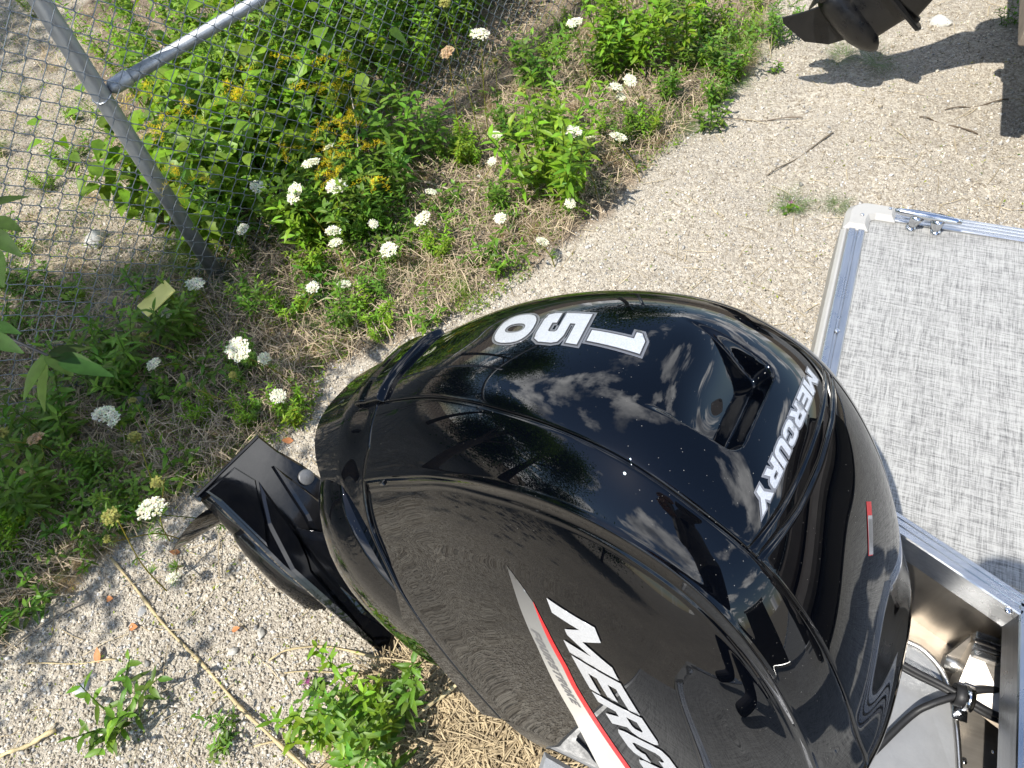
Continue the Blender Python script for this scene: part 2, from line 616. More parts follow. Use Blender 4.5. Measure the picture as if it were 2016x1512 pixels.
# loose stones of the gravel: real pebbles over the part of the yard in view
ICO = np.array([(0, .5257, .8507), (0, -.5257, .8507), (0, .5257, -.8507), (0, -.5257, -.8507), (.5257, .8507, 0), (-.5257, .8507, 0), (.5257, -.8507, 0), (-.5257, -.8507, 0), (.8507, 0, .5257), (.8507, 0, -.5257), (-.8507, 0, .5257), (-.8507, 0, -.5257)])
from itertools import combinations
ICF = []
for a, b, c in combinations(range(12), 3):
    if all(abs(np.linalg.norm(ICO[i] - ICO[j]) - 1.0515) < .01 for i, j in ((a, b), (b, c), (a, c))):
        nn = np.cross(ICO[b] - ICO[a], ICO[c] - ICO[a])
        ICF.append((a, b, c) if nn @ ICO[a] > 0 else (a, c, b))
ICF = np.array(ICF)


def view_points(n, px0=-60, px1=2076, py0=-60, py1=1572):
    """random ground spots over the visible yard, denser near the camera"""
    p = np.stack([rng.uniform(px0, px1, n), rng.uniform(py0, py1, n)], 1)
    r = np.stack([p[:, 0] - 1008, -(p[:, 1] - 756), np.full(n, -FPX)], 1) @ RW.T
    t = -CAM_H / r[:, 2]
    return (CAMP + r * t[:, None])[:, :2], t * FPX


CUBE = np.array([[x, y, z] for x in (-1, 1) for y in (-1, 1) for z in (-1, 1)], float) * .62
CUBF = np.array([(0, 1, 3), (0, 3, 2), (4, 6, 7), (4, 7, 5), (0, 4, 5), (0, 5, 1), (2, 3, 7), (2, 7, 6), (0, 2, 6), (0, 6, 4), (1, 5, 7), (1, 7, 3)])


def pebbles(P, sizes, colfn, name, lab):
    """angular crushed stone: every piece a jittered, randomly turned block"""
    n = len(P)
    base = CUBE[None] * (1 + rng.uniform(-.42, .42, (n, 8, 1))) + rng.normal(0, .13, (n, 8, 3))
    base = base * np.stack([rng.uniform(.8, 1.4, n), rng.uniform(.6, 1.05, n), rng.uniform(.45, .9, n)], 1)[:, None, :]
    q = rng.normal(0, 1, (n, 4)); q[:, 0] += .5; q /= np.linalg.norm(q, axis=1)[:, None]
    w, x, y, z = q.T
    Rm = np.stack([np.stack([1 - 2 * (y * y + z * z), 2 * (x * y - z * w), 2 * (x * z + y * w)], -1),
                   np.stack([2 * (x * y + z * w), 1 - 2 * (x * x + z * z), 2 * (y * z - x * w)], -1),
                   np.stack([2 * (x * z - y * w), 2 * (y * z + x * w), 1 - 2 * (x * x + y * y)], -1)], 1)
    V = np.einsum('nij,nkj->nki', Rm, base) * sizes[:, None, None]
    V[..., 0] += P[:, 0:1]; V[..., 1] += P[:, 1:2]; V[..., 2] += ground_z(P[:, 0], P[:, 1])[:, None] + (sizes * .2)[:, None]
    F = (CUBF[None] + (np.arange(n) * 8)[:, None, None]).reshape(-1, 3)
    C = np.repeat(colfn(n), 8, 0)
    return tag(link(name, V.reshape(-1, 3), F, STONE, None, False, C), kind='stuff', label=lab, cat='gravel')


def stone_cols(n, dark=1.0):
    t = rng.random(n)[:, None]
    c = np.array([.28, .24, .18]) * (1 - t) + np.array([.60, .545, .45]) * t
    g_ = rng.random(n) < .25
    c[g_] = np.array([.46, .445, .415]) * rng.uniform(.55, 1.35, (g_.sum(), 1))
    return np.clip(c * dark, 0, .72)


PP, dd = view_points(98000)
keep = (PP[:, 1] < 6.5) & (PP[:, 0] > -6.5)
iw = in_poly(PP[:, 0], PP[:, 1], Z_WEEDS) | in_poly(PP[:, 0], PP[:, 1], Z_BEHIND)
keep &= ~(iw & (rng.random(len(PP)) < .62))
PP = PP[keep]
frontz = in_poly(PP[:, 0], PP[:, 1], Z_FRONT)
sz = np.clip(rng.lognormal(math.log(.0038), .34, len(PP)), .0022, .0100)
pebbles(PP, sz, stone_cols, 'gravel', 'pale crushed limestone gravel spread over the yard')


def rock(px, py, size, c, label, flat=.6):
    p = gp(px, py)
    import mathutils.noise as mn
    bm_v = []; N1, N2 = 9, 14
    for i in range(N1):
        th = math.pi * i / (N1 - 1)
        for j in range(N2):
            ph = 2 * math.pi * j / N2
            d = Vector((math.sin(th) * math.cos(ph), math.sin(th) * math.sin(ph), math.cos(th)))
            r = 1 + .45 * mn.noise(d * 1.7 + Vector((px * .01, py * .013, 0))) + .12 * mn.noise(d * 5)
            bm_v.append((d.x * r * size, d.y * r * size * .75, d.z * r * size * flat))
    a = px * .37
    V = np.array(bm_v); V = V @ np.array([[math.cos(a), math.sin(a), 0], [-math.sin(a), math.cos(a), 0], [0, 0, 1]])
    o = link('rock', V, gridfaces(N1, N2, True), STONE, None, False, np.tile(np.array(c), (len(V), 1)))
    o.location = (p[0], p[1], size * flat * .35)
    return tag(o, label, 'rock')


rock(192, 476, .055, (.50, .49, .45), 'white broken stone behind the chain link fence, left of the post')
rock(283, 790, .06, (.22, .22, .19), 'grey-green stone half hidden in shaded weeds')
rock(125, 1008, .035, (.38, .38, .37), 'pale grey stone at the shaded weed edge, far left')
rock(285, 1205, .022, (.30, .30, .29), 'blue-grey stone beside the long dry stalk')
rock(460, 1283, .015, (.44, .42, .37), 'small rounded pale stone in the near gravel right of the long stalk')
rock(165, 1355, .02, (.40, .41, .42), 'small grey stone in the near left gravel')
rock(1850, 48, .045, (.55, .54, .50), 'flat pale stone under the old outboard')
rock(330, 1240, .014, (.36, .34, .30), 'flat cream stone right of the brown curled leaf')
rock(515, 1247, .015, (.42, .40, .35), 'off-white stone in the gravel below the propeller')

# ------------------------------------------------------------------ outboard motor
BEST = [-0.1297, -0.5093, -0.0113, -0.0029, -0.0171, 0.0008, -0.0049, 0.0048, -0.0103, 0.0161, -0.017, 0.0068, 0.0061, -0.0023,
        0.2853, 0.0687, 0.4357, 0.0193, 0.5466, -0.0495, 0.5124, -0.3613]
CPT = [(-.120, -.388), (-.103, -.214), (-.073, -.084), (0, 0), (.083, .056), (.149, .086)]
PROF = [(BEST[0], BEST[1])] + [(c[0] + BEST[2 + 2 * i], c[1] + BEST[3 + 2 * i]) for i, c in enumerate(CPT)] + [tuple(BEST[14 + 2 * i:16 + 2 * i]) for i in range(4)]
PF = catmull(PROF, 500)


def gsm(a, sig):
    k = np.exp(-.5 * (np.arange(-int(4 * sig), int(4 * sig) + 1) / sig) ** 2); k /= k.sum(); m = len(k) // 2
    pad = np.concatenate([2 * a[0] - a[m:0:-1], a, 2 * a[-1] - a[-2:-m - 2:-1]])
    return np.convolve(pad, k, 'valid')


PF = np.stack([gsm(PF[:, 0], 90), gsm(PF[:, 1], 90)], 1)


def sm(xs, ys, sig=.014):
    g_ = np.linspace(-.15, 1.15, 4001); t_ = gsm(np.interp(g_, xs, ys), sig / (1.3 / 4000))
    return lambda s: np.interp(s, g_, t_)



PL = np.r_[0, np.cumsum(np.linalg.norm(np.diff(PF, axis=0), axis=1))]
LTOT = float(PL[-1])
CW, CN, CM, CCX, CCZ, CTX, CTZ, CTZZ = 0.2351, 2.9893, 2.3249, 0.3468, -0.4344, 0.4909, 0.5524, 1.653


def S(s, u):
    s = np.asarray(s, float); u = np.clip(np.asarray(u, float), -1, 1)
    se = np.clip(s, 0, 1)
    P = np.stack([np.interp(se * PL[-1], PL, PF[:, i]) for i in (0, 1)], -1)
    gg = np.maximum(0, 1 - np.abs(u) ** CN) ** (1 / CM)
    q = np.array([CCX, CCZ]) + (P - np.array([CCX, CCZ])) * gg[..., None]
    y = CW * u * (1 + CTX * (q[..., 0] - .2) + CTZ * (q[..., 1] + .25) + CTZZ * (q[..., 1] + .25) ** 2)
    z = q[..., 1] - np.where(s < 0, -s, np.where(s > 1, s - 1, 0)) * LTOT
    return np.stack([q[..., 0], y, z], -1)


def phi(u): return np.sign(u) * np.arcsin(np.clip(np.abs(u), 0, 1) ** (CN / 2))


def uphi(p): return np.sign(p) * np.sin(np.abs(p)) ** (2 / CN)


sA_ = [-.1, 0, .079, .147, .228, .286, .338, .379, .417, .448, .492, .528, .578, .64, .72, 1.1]
uA_ = [.35, .355, .375, .42, .46, .474, .466, .457, .45, .44, .420, .410, .400, .396, .394, .39]
uA = sm(sA_, uA_)
uR1 = sm([0, .052, .146, .221, .294, .345, .396, .435, .468, .516, .57, 1.1], [.695, .704, .716, .713, .693, .665, .637, .612, .597, .584, .579, .575])
uR2 = sm([0, .068, .149, .273, .335, .377, .413, .456, .502, .542, .613, 1.1], [.733, .739, .748, .736, .712, .690, .669, .644, .625, .614, .607, .60])
sC = lambda u: np.interp(np.abs(u), [0, .30, .42, .60, .716, .838, .93, 1.0], [.088, .088, .089, .076, .043, .010, -.009, -.016])
sD = lambda u: np.interp(np.abs(u), [0, .2, .4, 1], [.5025, .4995, .491, .48])


def smooth(x): x = np.clip(x, 0, 1); return x * x * (3 - 2 * x)


def edge_param(n, lead=(0, .0016, .0035, .006, .010), span=.3):
    a = np.array(lead) / span
    mid = np.linspace(a[-1], 1 - a[-1], n)[1:-1]
    return np.concatenate([a, mid, 1 - a[::-1]])


def panel(name, s0, s1, p0, p1, na, nb, mat, parent, disp=None, spanA=.5, spanB=.2, r=.0035, gap=.0016, ea=(1, 1), eb=(1, 1), skirt=.008):
    """one moulded panel of the cowl: rounded rolled edges and an inward flange. p0,p1 give phi limits as functions of s"""
    A = edge_param(na, span=spanA); B = edge_param(nb, span=spanB)
    a, b = np.meshgrid(A, B, indexing='ij')
    s = np.full(a.shape, .3) + 0 * a
    ph = np.zeros(a.shape)
    for _ in range(8):
        lo = p0(s); hi = p1(s); ph = lo + (hi - lo) * b
        u = uphi(ph)
        s = s0(u) + (s1(u) - s0(u)) * a
    u = uphi(ph)
    P = S(s, u)
    e = 1.5e-3
    def nrm(P):
        ta = np.gradient(P, axis=0); tb = np.gradient(P, axis=1)
        N = np.cross(ta, tb); return N / (np.linalg.norm(N, axis=-1)[..., None] + 1e-12)
    N = nrm(P)
    cen = np.array([.25, 0, -.25])
    if np.sum(N * (P - cen)) < 0: N = -N; flip = True
    else: flip = False
    da = np.linalg.norm(np.diff(P, axis=0), axis=-1); db = np.linalg.norm(np.diff(P, axis=1), axis=-1)
    z1 = np.zeros((1, P.shape[1])); z2 = np.zeros((P.shape[0], 1))
    ca0 = np.vstack([z1, np.cumsum(da, 0)]); ca1 = np.vstack([np.cumsum(da[::-1], 0)[::-1], z1])
    cb0 = np.hstack([z2, np.cumsum(db, 1)]); cb1 = np.hstack([np.cumsum(db[:, ::-1], 1)[:, ::-1], z2])
    d = np.full(P.shape[:2], 1.0)
    for en, dist in ((ea[0], ca0), (ea[1], ca1), (eb[0], cb0), (eb[1], cb1)):
        if en: d = np.minimum(d, dist)
    off = -(r - np.sqrt(np.maximum(0, r * r - np.maximum(0, r - d) ** 2)))
    if disp is not None:
        P = P + N * disp(s, u, P)[..., None]; N2 = nrm(P)
        if flip: N2 = -N2
        N2 = np.where(np.isfinite(N2), N2, N)
    else: N2 = N
    P = P + N * off[..., None]
    nr, nc = P.shape[:2]
    V = P.reshape(-1, 3); F = gridfaces(nr, nc)
    extra = []
    idx = np.arange(nr * nc).reshape(nr, nc)
    def flange(line, nrmls):
        global _
        base = len(V) + sum(len(x) for x in ex)
        ex.append(V[line] - nrmls * skirt)
        k = len(line)
        for i in range(k - 1): fx.append((line[i], line[i + 1], base + i + 1, base + i))
    ex = []; fx = []
    Nf = N.reshape(-1, 3)
    for en, line in ((ea[0], idx[0]), (ea[1], idx[-1]), (eb[0], idx[:, 0]), (eb[1], idx[:, -1])):
        if en: flange(line, Nf[line])
    if ex: V = np.vstack([V] + ex); F = np.vstack([F, np.array(fx)])
    if flip: F = F[:, ::-1]
    o = link(name, V, F, mat, parent, True)
    return o, P.reshape(-1, 3), gridfaces(nr, nc)


def scoop_disp(s, u, P):
    """air intake sunk into the hood: shallow at its aft end, deep under the forward lip"""
    y = P[..., 1] + .006
    t = (s - .366) / (.446 - .366)
    hw = .068 - .007 * np.clip(t, 0, 1.1)
    dxe = (.446 - s) * LTOT
    dye = hw - np.abs(y)
    rr = .016
    cx = np.minimum(dxe - rr, 0); cy = np.minimum(dye - rr, 0)
    d = np.minimum(np.minimum(dxe, dye), rr) + rr * 0
    corner = (dxe < rr) & (dye < rr)
    d = np.where(corner, rr - np.hypot(cx, cy), np.minimum(dxe, dye))
    depth = .027 * smooth(np.clip(t, 0, 1)) ** 1.25
    side = smooth(d / .0065)
    v = -depth * side
    v += -.0014 * np.exp(-((s - .4900 + .05 * u * u) * LTOT / .0016) ** 2) * (np.abs(u) < .47)
    # ledge above the grab recess at the foot of the hood
    v += .010 * smooth((.101 - s) * LTOT / .004) + .004 * smooth((.075 - s) * LTOT / .02)
    return v


def side_disp(s, u, P):
    au = np.abs(u)
    k = 1.0
    a = uR1(s); b = uR2(s)
    v = -.006 * smooth((au - a) / (b - a + 1e-6)) * k
    v += .0016 * np.exp(-((au - a) / .008) ** 2) * k + .0012 * np.exp(-((au - b) / .006) ** 2) * k
    return v * (1 - smooth((au - b - .12) / .12))


def engine_frame():
    ye = RW @ cray((2255, -850)); ye /= np.linalg.norm(ye)
    h = np.cross(ye, [0, 0, 1]); h /= np.linalg.norm(h); k = np.cross(h, ye)
    a = math.radians(46)
    xe = h * math.cos(a) - k * math.sin(a); ze = h * math.sin(a) + k * math.cos(a)
    return np.array([xe, ye, ze])


E3 = engine_frame()
r_ = RW @ cray((1307, 718)); REF = CAMP + r_ * (.5 / (E3[1] @ r_))
MENG = Matrix([[E3[0][i], E3[1][i], E3[2][i], REF[i]] for i in range(3)] + [[0, 0, 0, 1]])
ENG = empty('outboard_motor', mat=MENG)
tag(ENG, 'glossy black outboard motor with silver lettering, tilted up in the foreground', 'outboard motor')

bv = {}
o, v_, f_ = panel('top_panel', lambda u: 0 * u + .052, sD, lambda s: -phi(uA(s)), lambda s: phi(uA(s)), 600, 250, BLACK, ENG, scoop_disp, spanA=.65, spanB=.25)
TOPP = o; bv['top'] = BVHTree.FromPolygons([tuple(x) for x in v_], [tuple(x) for x in f_.tolist()])
o, v_, f_ = panel('front_panel', sD, lambda u: 0 * u + 1.012, lambda s: -phi(uA(s)), lambda s: phi(uA(s)), 150, 70, BLACK, ENG, None, spanA=.7, spanB=.22)
FRP = o; bv['front'] = BVHTree.FromPolygons([tuple(x) for x in v_], [tuple(x) for x in f_.tolist()])
for sg in (-1, 1):
    if sg < 0: lo, hi = (lambda s: 0 * s - math.pi / 2 + .001), (lambda s: -phi(uA(s)))
    else: lo, hi = (lambda s: phi(uA(s))), (lambda s: 0 * s + math.pi / 2 - .001)
    eb = (0, 1) if sg < 0 else (1, 0)
    o, v_, f_ = panel('side_panel', sC, lambda u: 0 * u + 1.014, lo, hi, 430, 270, BLACK, ENG, side_disp, spanA=1.3, spanB=.42, eb=eb)
    if sg < 0: SDP = o; bv['side'] = BVHTree.FromPolygons([tuple(x) for x in v_], [tuple(x) for x in f_.tolist()])
# rear part of the lower cowl, seen below the rear seam
def chin_disp(s, u, P):
    return .008 * smooth((sC(u) - s) / .07) * (1 - smooth((np.abs(u) - .35) / .6))
panel('lower_cowl', lambda u: 0 * u - .05, lambda u: np.maximum(sC(u), -.0499 + .001 * (1 - np.abs(u))), lambda s: 0 * s - math.pi / 2 + .001, lambda s: 0 * s + math.pi / 2 - .001, 40, 160, BLACK, ENG, chin_disp, spanA=.12, spanB=.9, ea=(0, 1), eb=(0, 0))
# dark inner shell so the seams read as gaps
a_, b_ = np.meshgrid(np.linspace(-.012, 1.01, 120), np.linspace(-math.pi / 2 + .01, math.pi / 2 - .01, 90), indexing='ij')
P_ = S(a_, uphi(b_)); c_ = np.array([.22, 0, -.3]); P_ = c_ + (P_ - c_) * .972 - np.array([0, 0, .002])
um_ = np.abs(uphi(b_)); P_[:, :, :] += (np.array([.25, 0, -.30]) - P_) * (.16 * smooth((.50 - um_) / .1) * smooth((a_ - .33) / .03) * smooth((.50 - a_) / .03))[..., None]
o = link('inner_shell', P_.reshape(-1, 3), gridfaces(120, 90), INNER, ENG, True)


# lower cowl skirt, chaps and midsection: lofted horizontal rings in the motor's own axes
def ring(xr, xf, hw, z, n=48, px=2.6, tail=0.0, zt=0.0):
    t = np.arange(n) * 2 * math.pi / n
    c, s_ = np.cos(t), np.sin(t)
    x = np.sign(c) * np.abs(c) ** (2 / px); y = np.sign(s_) * np.abs(s_) ** (2 / px)
    xm, h = (xr + xf) / 2, (xf - xr) / 2
    X = xm + h * x
    # pointed tail (aft) for hydrodynamic sections
    w = np.where(x < 0, 1 - tail * np.abs(x) ** 1.5, 1 - .25 * tail * x ** 2)
    return np.stack([X, hw * y * w, z + zt * x], 1)


def loft(name, rings, mat, parent, cap=True):
    n = len(rings[0]); V = np.vstack(rings); F = gridfaces(len(rings), n, True).tolist()
    if cap:
        F.append(tuple(range(n))); F.append(tuple(reversed(range((len(rings) - 1) * n, len(rings) * n))))
    o = link(name, V, F, mat, parent, True)
    import bmesh
    bm = bmesh.new(); bm.from_mesh(o.data); bmesh.ops.recalc_face_normals(bm, faces=bm.faces); bm.to_mesh(o.data); bm.free()
    return o


def lrings(keys, n=48, sub=7, **kw):
    K = catmull(np.array(keys, float), sub)
    return [ring(k[0], k[1], k[2], k[3], n, tail=k[4], zt=k[5]) for k in K]


def lower_unit(parent, body_mat, gloss_mat, prop_mat, leg=1.0):
    # keys: x rear, x front, half width, z, tail pointiness, z tilt
    loft('chaps', lrings([(-.10, .43, .200, -.49, 0, .02), (-.10, .43, .212, -.54, 0, .03), (-.080, .44, .213, -.60, 0, .02), (-.045, .44, .208, -.65, .03, .01), (.02, .43, .185, -.69, .06, .01), (.08, .42, .14, -.71, .1, .01), (.14, .40, .06, -.715, .2, 0)]), gloss_mat, parent)
    loft('midsection', lrings([(.08, .44, .100, -.66, .1, .02), (.13 - .14 * (leg - 1), .43, .075 * leg, -.76, .2, .03), (.15 - .16 * (leg - 1), .43, .052 * leg, -.90, .35, .03), (.16 - .16 * (leg - 1), .44, .042 * leg, -1.06, .5, .02), (.15 - .15 * (leg - 1), .46, .036 * leg, -1.20, .6, .01), (.12 - .12 * (leg - 1), .50, .034 * leg, -1.33, .65, 0)]), body_mat, parent)
    # anti-ventilation plate: broad casting with raised ribs and an aft lip
    pl = [(-.112, -.106), (-.112, .108), (-.05, .114), (.02, .132), (.085, .142), (.16, .125), (.30, .10), (.46, .06), (.57, .02), (.57, -.015), (.52, -.080), (.30, -.088), (.16, -.090), (-.085, -.080), (-.092, -.104)]
    prism('cavitation_plate', pl, -1.356, -1.336, body_mat, parent, bev=.007)
    V, F = boxv((-.108, .0, -1.338), (.008, .208, .010), np.array([[.94, 0, .34], [0, 1, 0], [-.34, 0, .94]]), .003)
    link('plate_lip', V, F, body_mat, parent)
    prism('plate_rib', [(-.033, .025), (.012, -.008), (.060, -.040), (.184, -.083), (.34, -.081), (.515, -.076), (.34, -.060), (.225, -.046), (.198, -.030), (.143, -.007), (.057, .009)], -1.340, -1.328, body_mat, parent, bev=.009)
    prism('plate_rib', [(-.036, .020), (-.095, .008), (-.102, -.080), (-.06, -.074), (.10, -.078), (.05, -.036), (.006, -.010)], -1.340, -1.331, body_mat, parent, bev=.004)
    prism('leg_base', [(-.030, .074), (.056, .053), (.116, .039), (.166, .021), (.242, -.026), (.40, -.045), (.52, -.02), (.54, .02), (.40, .07), (.20, .095), (.08, .088)], -1.340, -1.318, body_mat, parent, bev=.007)
    V = []; n = 20
    for z, r in ((-1.336, .021), (-1.330, .021), (-1.3275, .0185), (-1.327, 0.001)):
        for j in range(n):
            a = j * 2 * math.pi / n; V.append((.052 + r * math.cos(a), .113 + r * math.sin(a), z))
    link('anode', V, gridfaces(4, n, True), ANODE, parent, True)
    # strut and torpedo
    loft('gearcase_strut', lrings([(-.02, .47, .058, -1.345, .7, 0), (.02, .46, .046, -1.42, .75, 0), (.04, .45, .050, -1.52, .7, 0)]), body_mat, parent)
    R = []
    for x, r in ((.055, .060), (.07, .068), (.12, .078), (.24, .086), (.36, .078), (.44, .058), (.49, .034), (.515, .012), (.52, .001)):
        t = np.arange(28) * 2 * math.pi / 28
        R.append(np.stack([np.full(28, x), r * np.cos(t), -1.565 + r * np.sin(t)], 1))
    loft('gearcase', R, body_mat, parent)
    sk = [(.10, -1.60), (.36, -1.60), (.30, -1.72), (.19, -1.80), (.02, -1.815), (-.01, -1.80), (.05, -1.70)]
    V = [(x, y * (1 if i < 2 else .5), z) for y in (-.011, .011) for i, (x, z) in enumerate(sk)]; m = len(sk)
    F = [tuple(range(m)), tuple(reversed(range(m, 2 * m)))] + [(i, (i + 1) % m, m + (i + 1) % m, m + i) for i in range(m)]
    link('skeg', V, F, body_mat, parent)
    # propeller: hub and three twisted blades
    pr = empty('propeller'); pr.parent = parent
    R = []
    for x, r in ((-.085, .001), (-.085, .040), (-.08, .050), (-.05, .054), (.0, .058), (.05, .061), (.054, .060)):
        t = np.arange(24) * 2 * math.pi / 24
        R.append(np.stack([np.full(24, x), r * np.cos(t), -1.565 + r * np.sin(t)], 1))
    loft('hub', R, prop_mat, pr)
    for k in range(3):
        a0 = math.radians(84 + 120 * k); V = []
        nr_, nc_ = 12, 9
        for side in (1, -1):
            for i in range(nr_):
                q = i / (nr_ - 1); rad = .045 + .140 * q
                ch = .085 * math.sin(math.pi * (.22 + .70 * q)) ** .7 * (1 if q < .8 else math.sqrt(max(0, 1 - ((q - .8) / .2) ** 2) + .02))
                tw = math.radians(62 - 30 * q); sweep = -.35 * q * q
                for j in range(nc_):
                    w = (j / (nc_ - 1) - .5) * 2
                    th = .0045 * (1 - q * .7) * max(0, 1 - w * w) ** .5 * side
                    ax_ = -.01 + w * ch * math.sin(tw) * .5 * 1.0 - .02 * q + th * math.cos(tw)
                    tg_ = w * ch * math.cos(tw) * 1.0 - th * math.sin(tw)
                    an = a0 + tg_ / rad + sweep
                    V.append((ax_, rad * math.cos(an), -1.565 + rad * math.sin(an)))
        g1 = gridfaces(nr_, nc_); F = np.vstack([g1, g1[:, ::-1] + nr_ * nc_])
        link('blade', V, F, prop_mat, pr, True)


lower_unit(ENG, BLACKC, BLACK, BLACKC)
# bracket, tilt ram and steering arm between motor and boat (mostly hidden under the cowl)
V, F = boxv((.52, 0, -.78), (.10, .20, .46), None, .02); link('clamp_bracket', V, F, BLACKC, ENG)
# lanyard of reflections: little round plug on the shoulder strip
V, F = boxv((-.047, -.152, -.365), (.006, .007, .010), None, .001); link('latch_pin', V, F, BLACKC, ENG)

# ---- decals: flat print cut as outlines and laid on the cowl
def chaik(p, n=2):
    p = np.array(p, float)
    for _ in range(n):
        q = np.roll(p, -1, 0); p = np.stack([.75 * p + .25 * q, .25 * p + .75 * q], 1).reshape(-1, 2)
    return p


def ell(cx, cy, rx, ry, n=28, e=2.0):
    t = np.arange(n) * 2 * math.pi / n; c, s_ = np.cos(t), np.sin(t)
    return np.stack([cx + rx * np.sign(c) * np.abs(c) ** (2 / e), cy + ry * np.sign(s_) * np.abs(s_) ** (2 / e)], 1)


GL = {
    'M': (1.12, [[(0, 0), (0, 1), (.30, 1), (.56, .52), (.82, 1), (1.12, 1), (1.12, 0), (.84, 0), (.84, .58), (.62, .18), (.50, .18), (.28, .58), (.28, 0)]]),
    'E': (.84, [[(0, 0), (0, 1), (.84, 1), (.84, .78), (.29, .78), (.29, .61), (.76, .61), (.76, .40), (.29, .40), (.29, .22), (.84, .22), (.84, 0)]]),
    'R': (.90, [[(0, 0), (0, 1), (.68, 1), (.82, .96), (.88, .86), (.88, .55), (.82, .45), (.70, .40), (.90, 0), (.60, 0), (.43, .36), (.28, .36), (.28, 0)], [(.28, .78), (.54, .78), (.60, .74), (.60, .61), (.54, .57), (.28, .57)]]),
    'C': (.88, [[(.88, .64), (.88, .80), (.80, .95), (.64, 1), (.22, 1), (.06, .94), (0, .78), (0, .22), (.06, .06), (.22, 0), (.64, 0), (.80, .05), (.88, .20), (.88, .37), (.60, .37), (.60, .29), (.53, .22), (.35, .22), (.29, .29), (.29, .71), (.35, .78), (.53, .78), (.60, .71), (.60, .64)]]),
    'U': (.88, [[(0, 1), (.29, 1), (.29, .29), (.35, .22), (.53, .22), (.59, .29), (.59, 1), (.88, 1), (.88, .20), (.80, .05), (.64, 0), (.24, 0), (.08, .05), (0, .20)]]),
    'Y': (.98, [[(0, 1), (.32, 1), (.49, .66), (.66, 1), (.98, 1), (.635, .40), (.635, 0), (.345, 0), (.345, .40)]]),
    'F': (.80, [[(0, 0), (0, 1), (.80, 1), (.80, .78), (.29, .78), (.29, .60), (.72, .60), (.72, .39), (.29, .39), (.29, 0)]]),
    'O': (.90, [ell(.45, .5, .45, .5, 28, 3.0), ell(.45, .5, .17, .28, 20, 3.0)]),
    'S': (.84, [[(.82, .68), (.82, .82), (.72, 1), (.12, 1), (0, .86), (0, .56), (.10, .42), (.52, .42), (.56, .36), (.56, .24), (.28, .24), (.28, .33), (0, .33), (0, .16), (.10, 0), (.72, 0), (.84, .14), (.84, .50), (.74, .62), (.32, .62), (.28, .66), (.28, .78), (.54, .78), (.54, .68)]]),
    'T': (.84, [[(0, 1), (.84, 1), (.84, .77), (.56, .77), (.56, 0), (.28, 0), (.28, .77), (0, .77)]]),
    'K': (.90, [[(0, 0), (0, 1), (.28, 1), (.28, .62), (.56, 1), (.90, 1), (.52, .54), (.92, 0), (.58, 0), (.28, .44), (.28, 0)]]),
    '1': (.46, [[(.16, 0), (.16, .80), (0, .80), (0, .90), (.16, 1), (.46, 1), (.46, 0)]]),
    '5': (.80, [[(0, .44), (0, 1), (.76, 1), (.76, .76), (.28, .76), (.28, .64), (.60, .64), (.76, .58), (.80, .46), (.80, .16), (.72, .03), (.58, 0), (.18, 0), (.04, .05), (0, .18), (0, .34), (.28, .34), (.28, .24), (.50, .24), (.52, .28), (.52, .40), (.48, .44)]]),
    '0': (.80, [ell(.40, .5, .40, .5, 32, 2.5), ell(.40, .5, .13, .27, 22, 2.3)]),
}


def inside(pt, conts):
    r = np.zeros(len(pt), bool)
    for c in conts: r ^= in_poly(pt[:, 0], pt[:, 1], [tuple(q) for q in c])
    return r


def offset(c, d):
    """grow a closed outline by d"""
    c = np.array(c, float); nx = np.roll(c, -1, 0); pv = np.roll(c, 1, 0)
    ar = np.sum(c[:, 0] * nx[:, 1] - nx[:, 0] * c[:, 1]); sg = 1 if ar > 0 else -1
    e1 = c - pv; e2 = nx - c; e1 /= np.linalg.norm(e1, axis=1)[:, None] + 1e-9; e2 /= np.linalg.norm(e2, axis=1)[:, None] + 1e-9
    n1 = np.stack([e1[:, 1], -e1[:, 0]], 1) * sg; n2 = np.stack([e2[:, 1], -e2[:, 0]], 1) * sg
    m = (n1 + n2) / np.maximum(.45, (1 + np.sum(n1 * n2, 1)))[:, None]
    return c + m * d


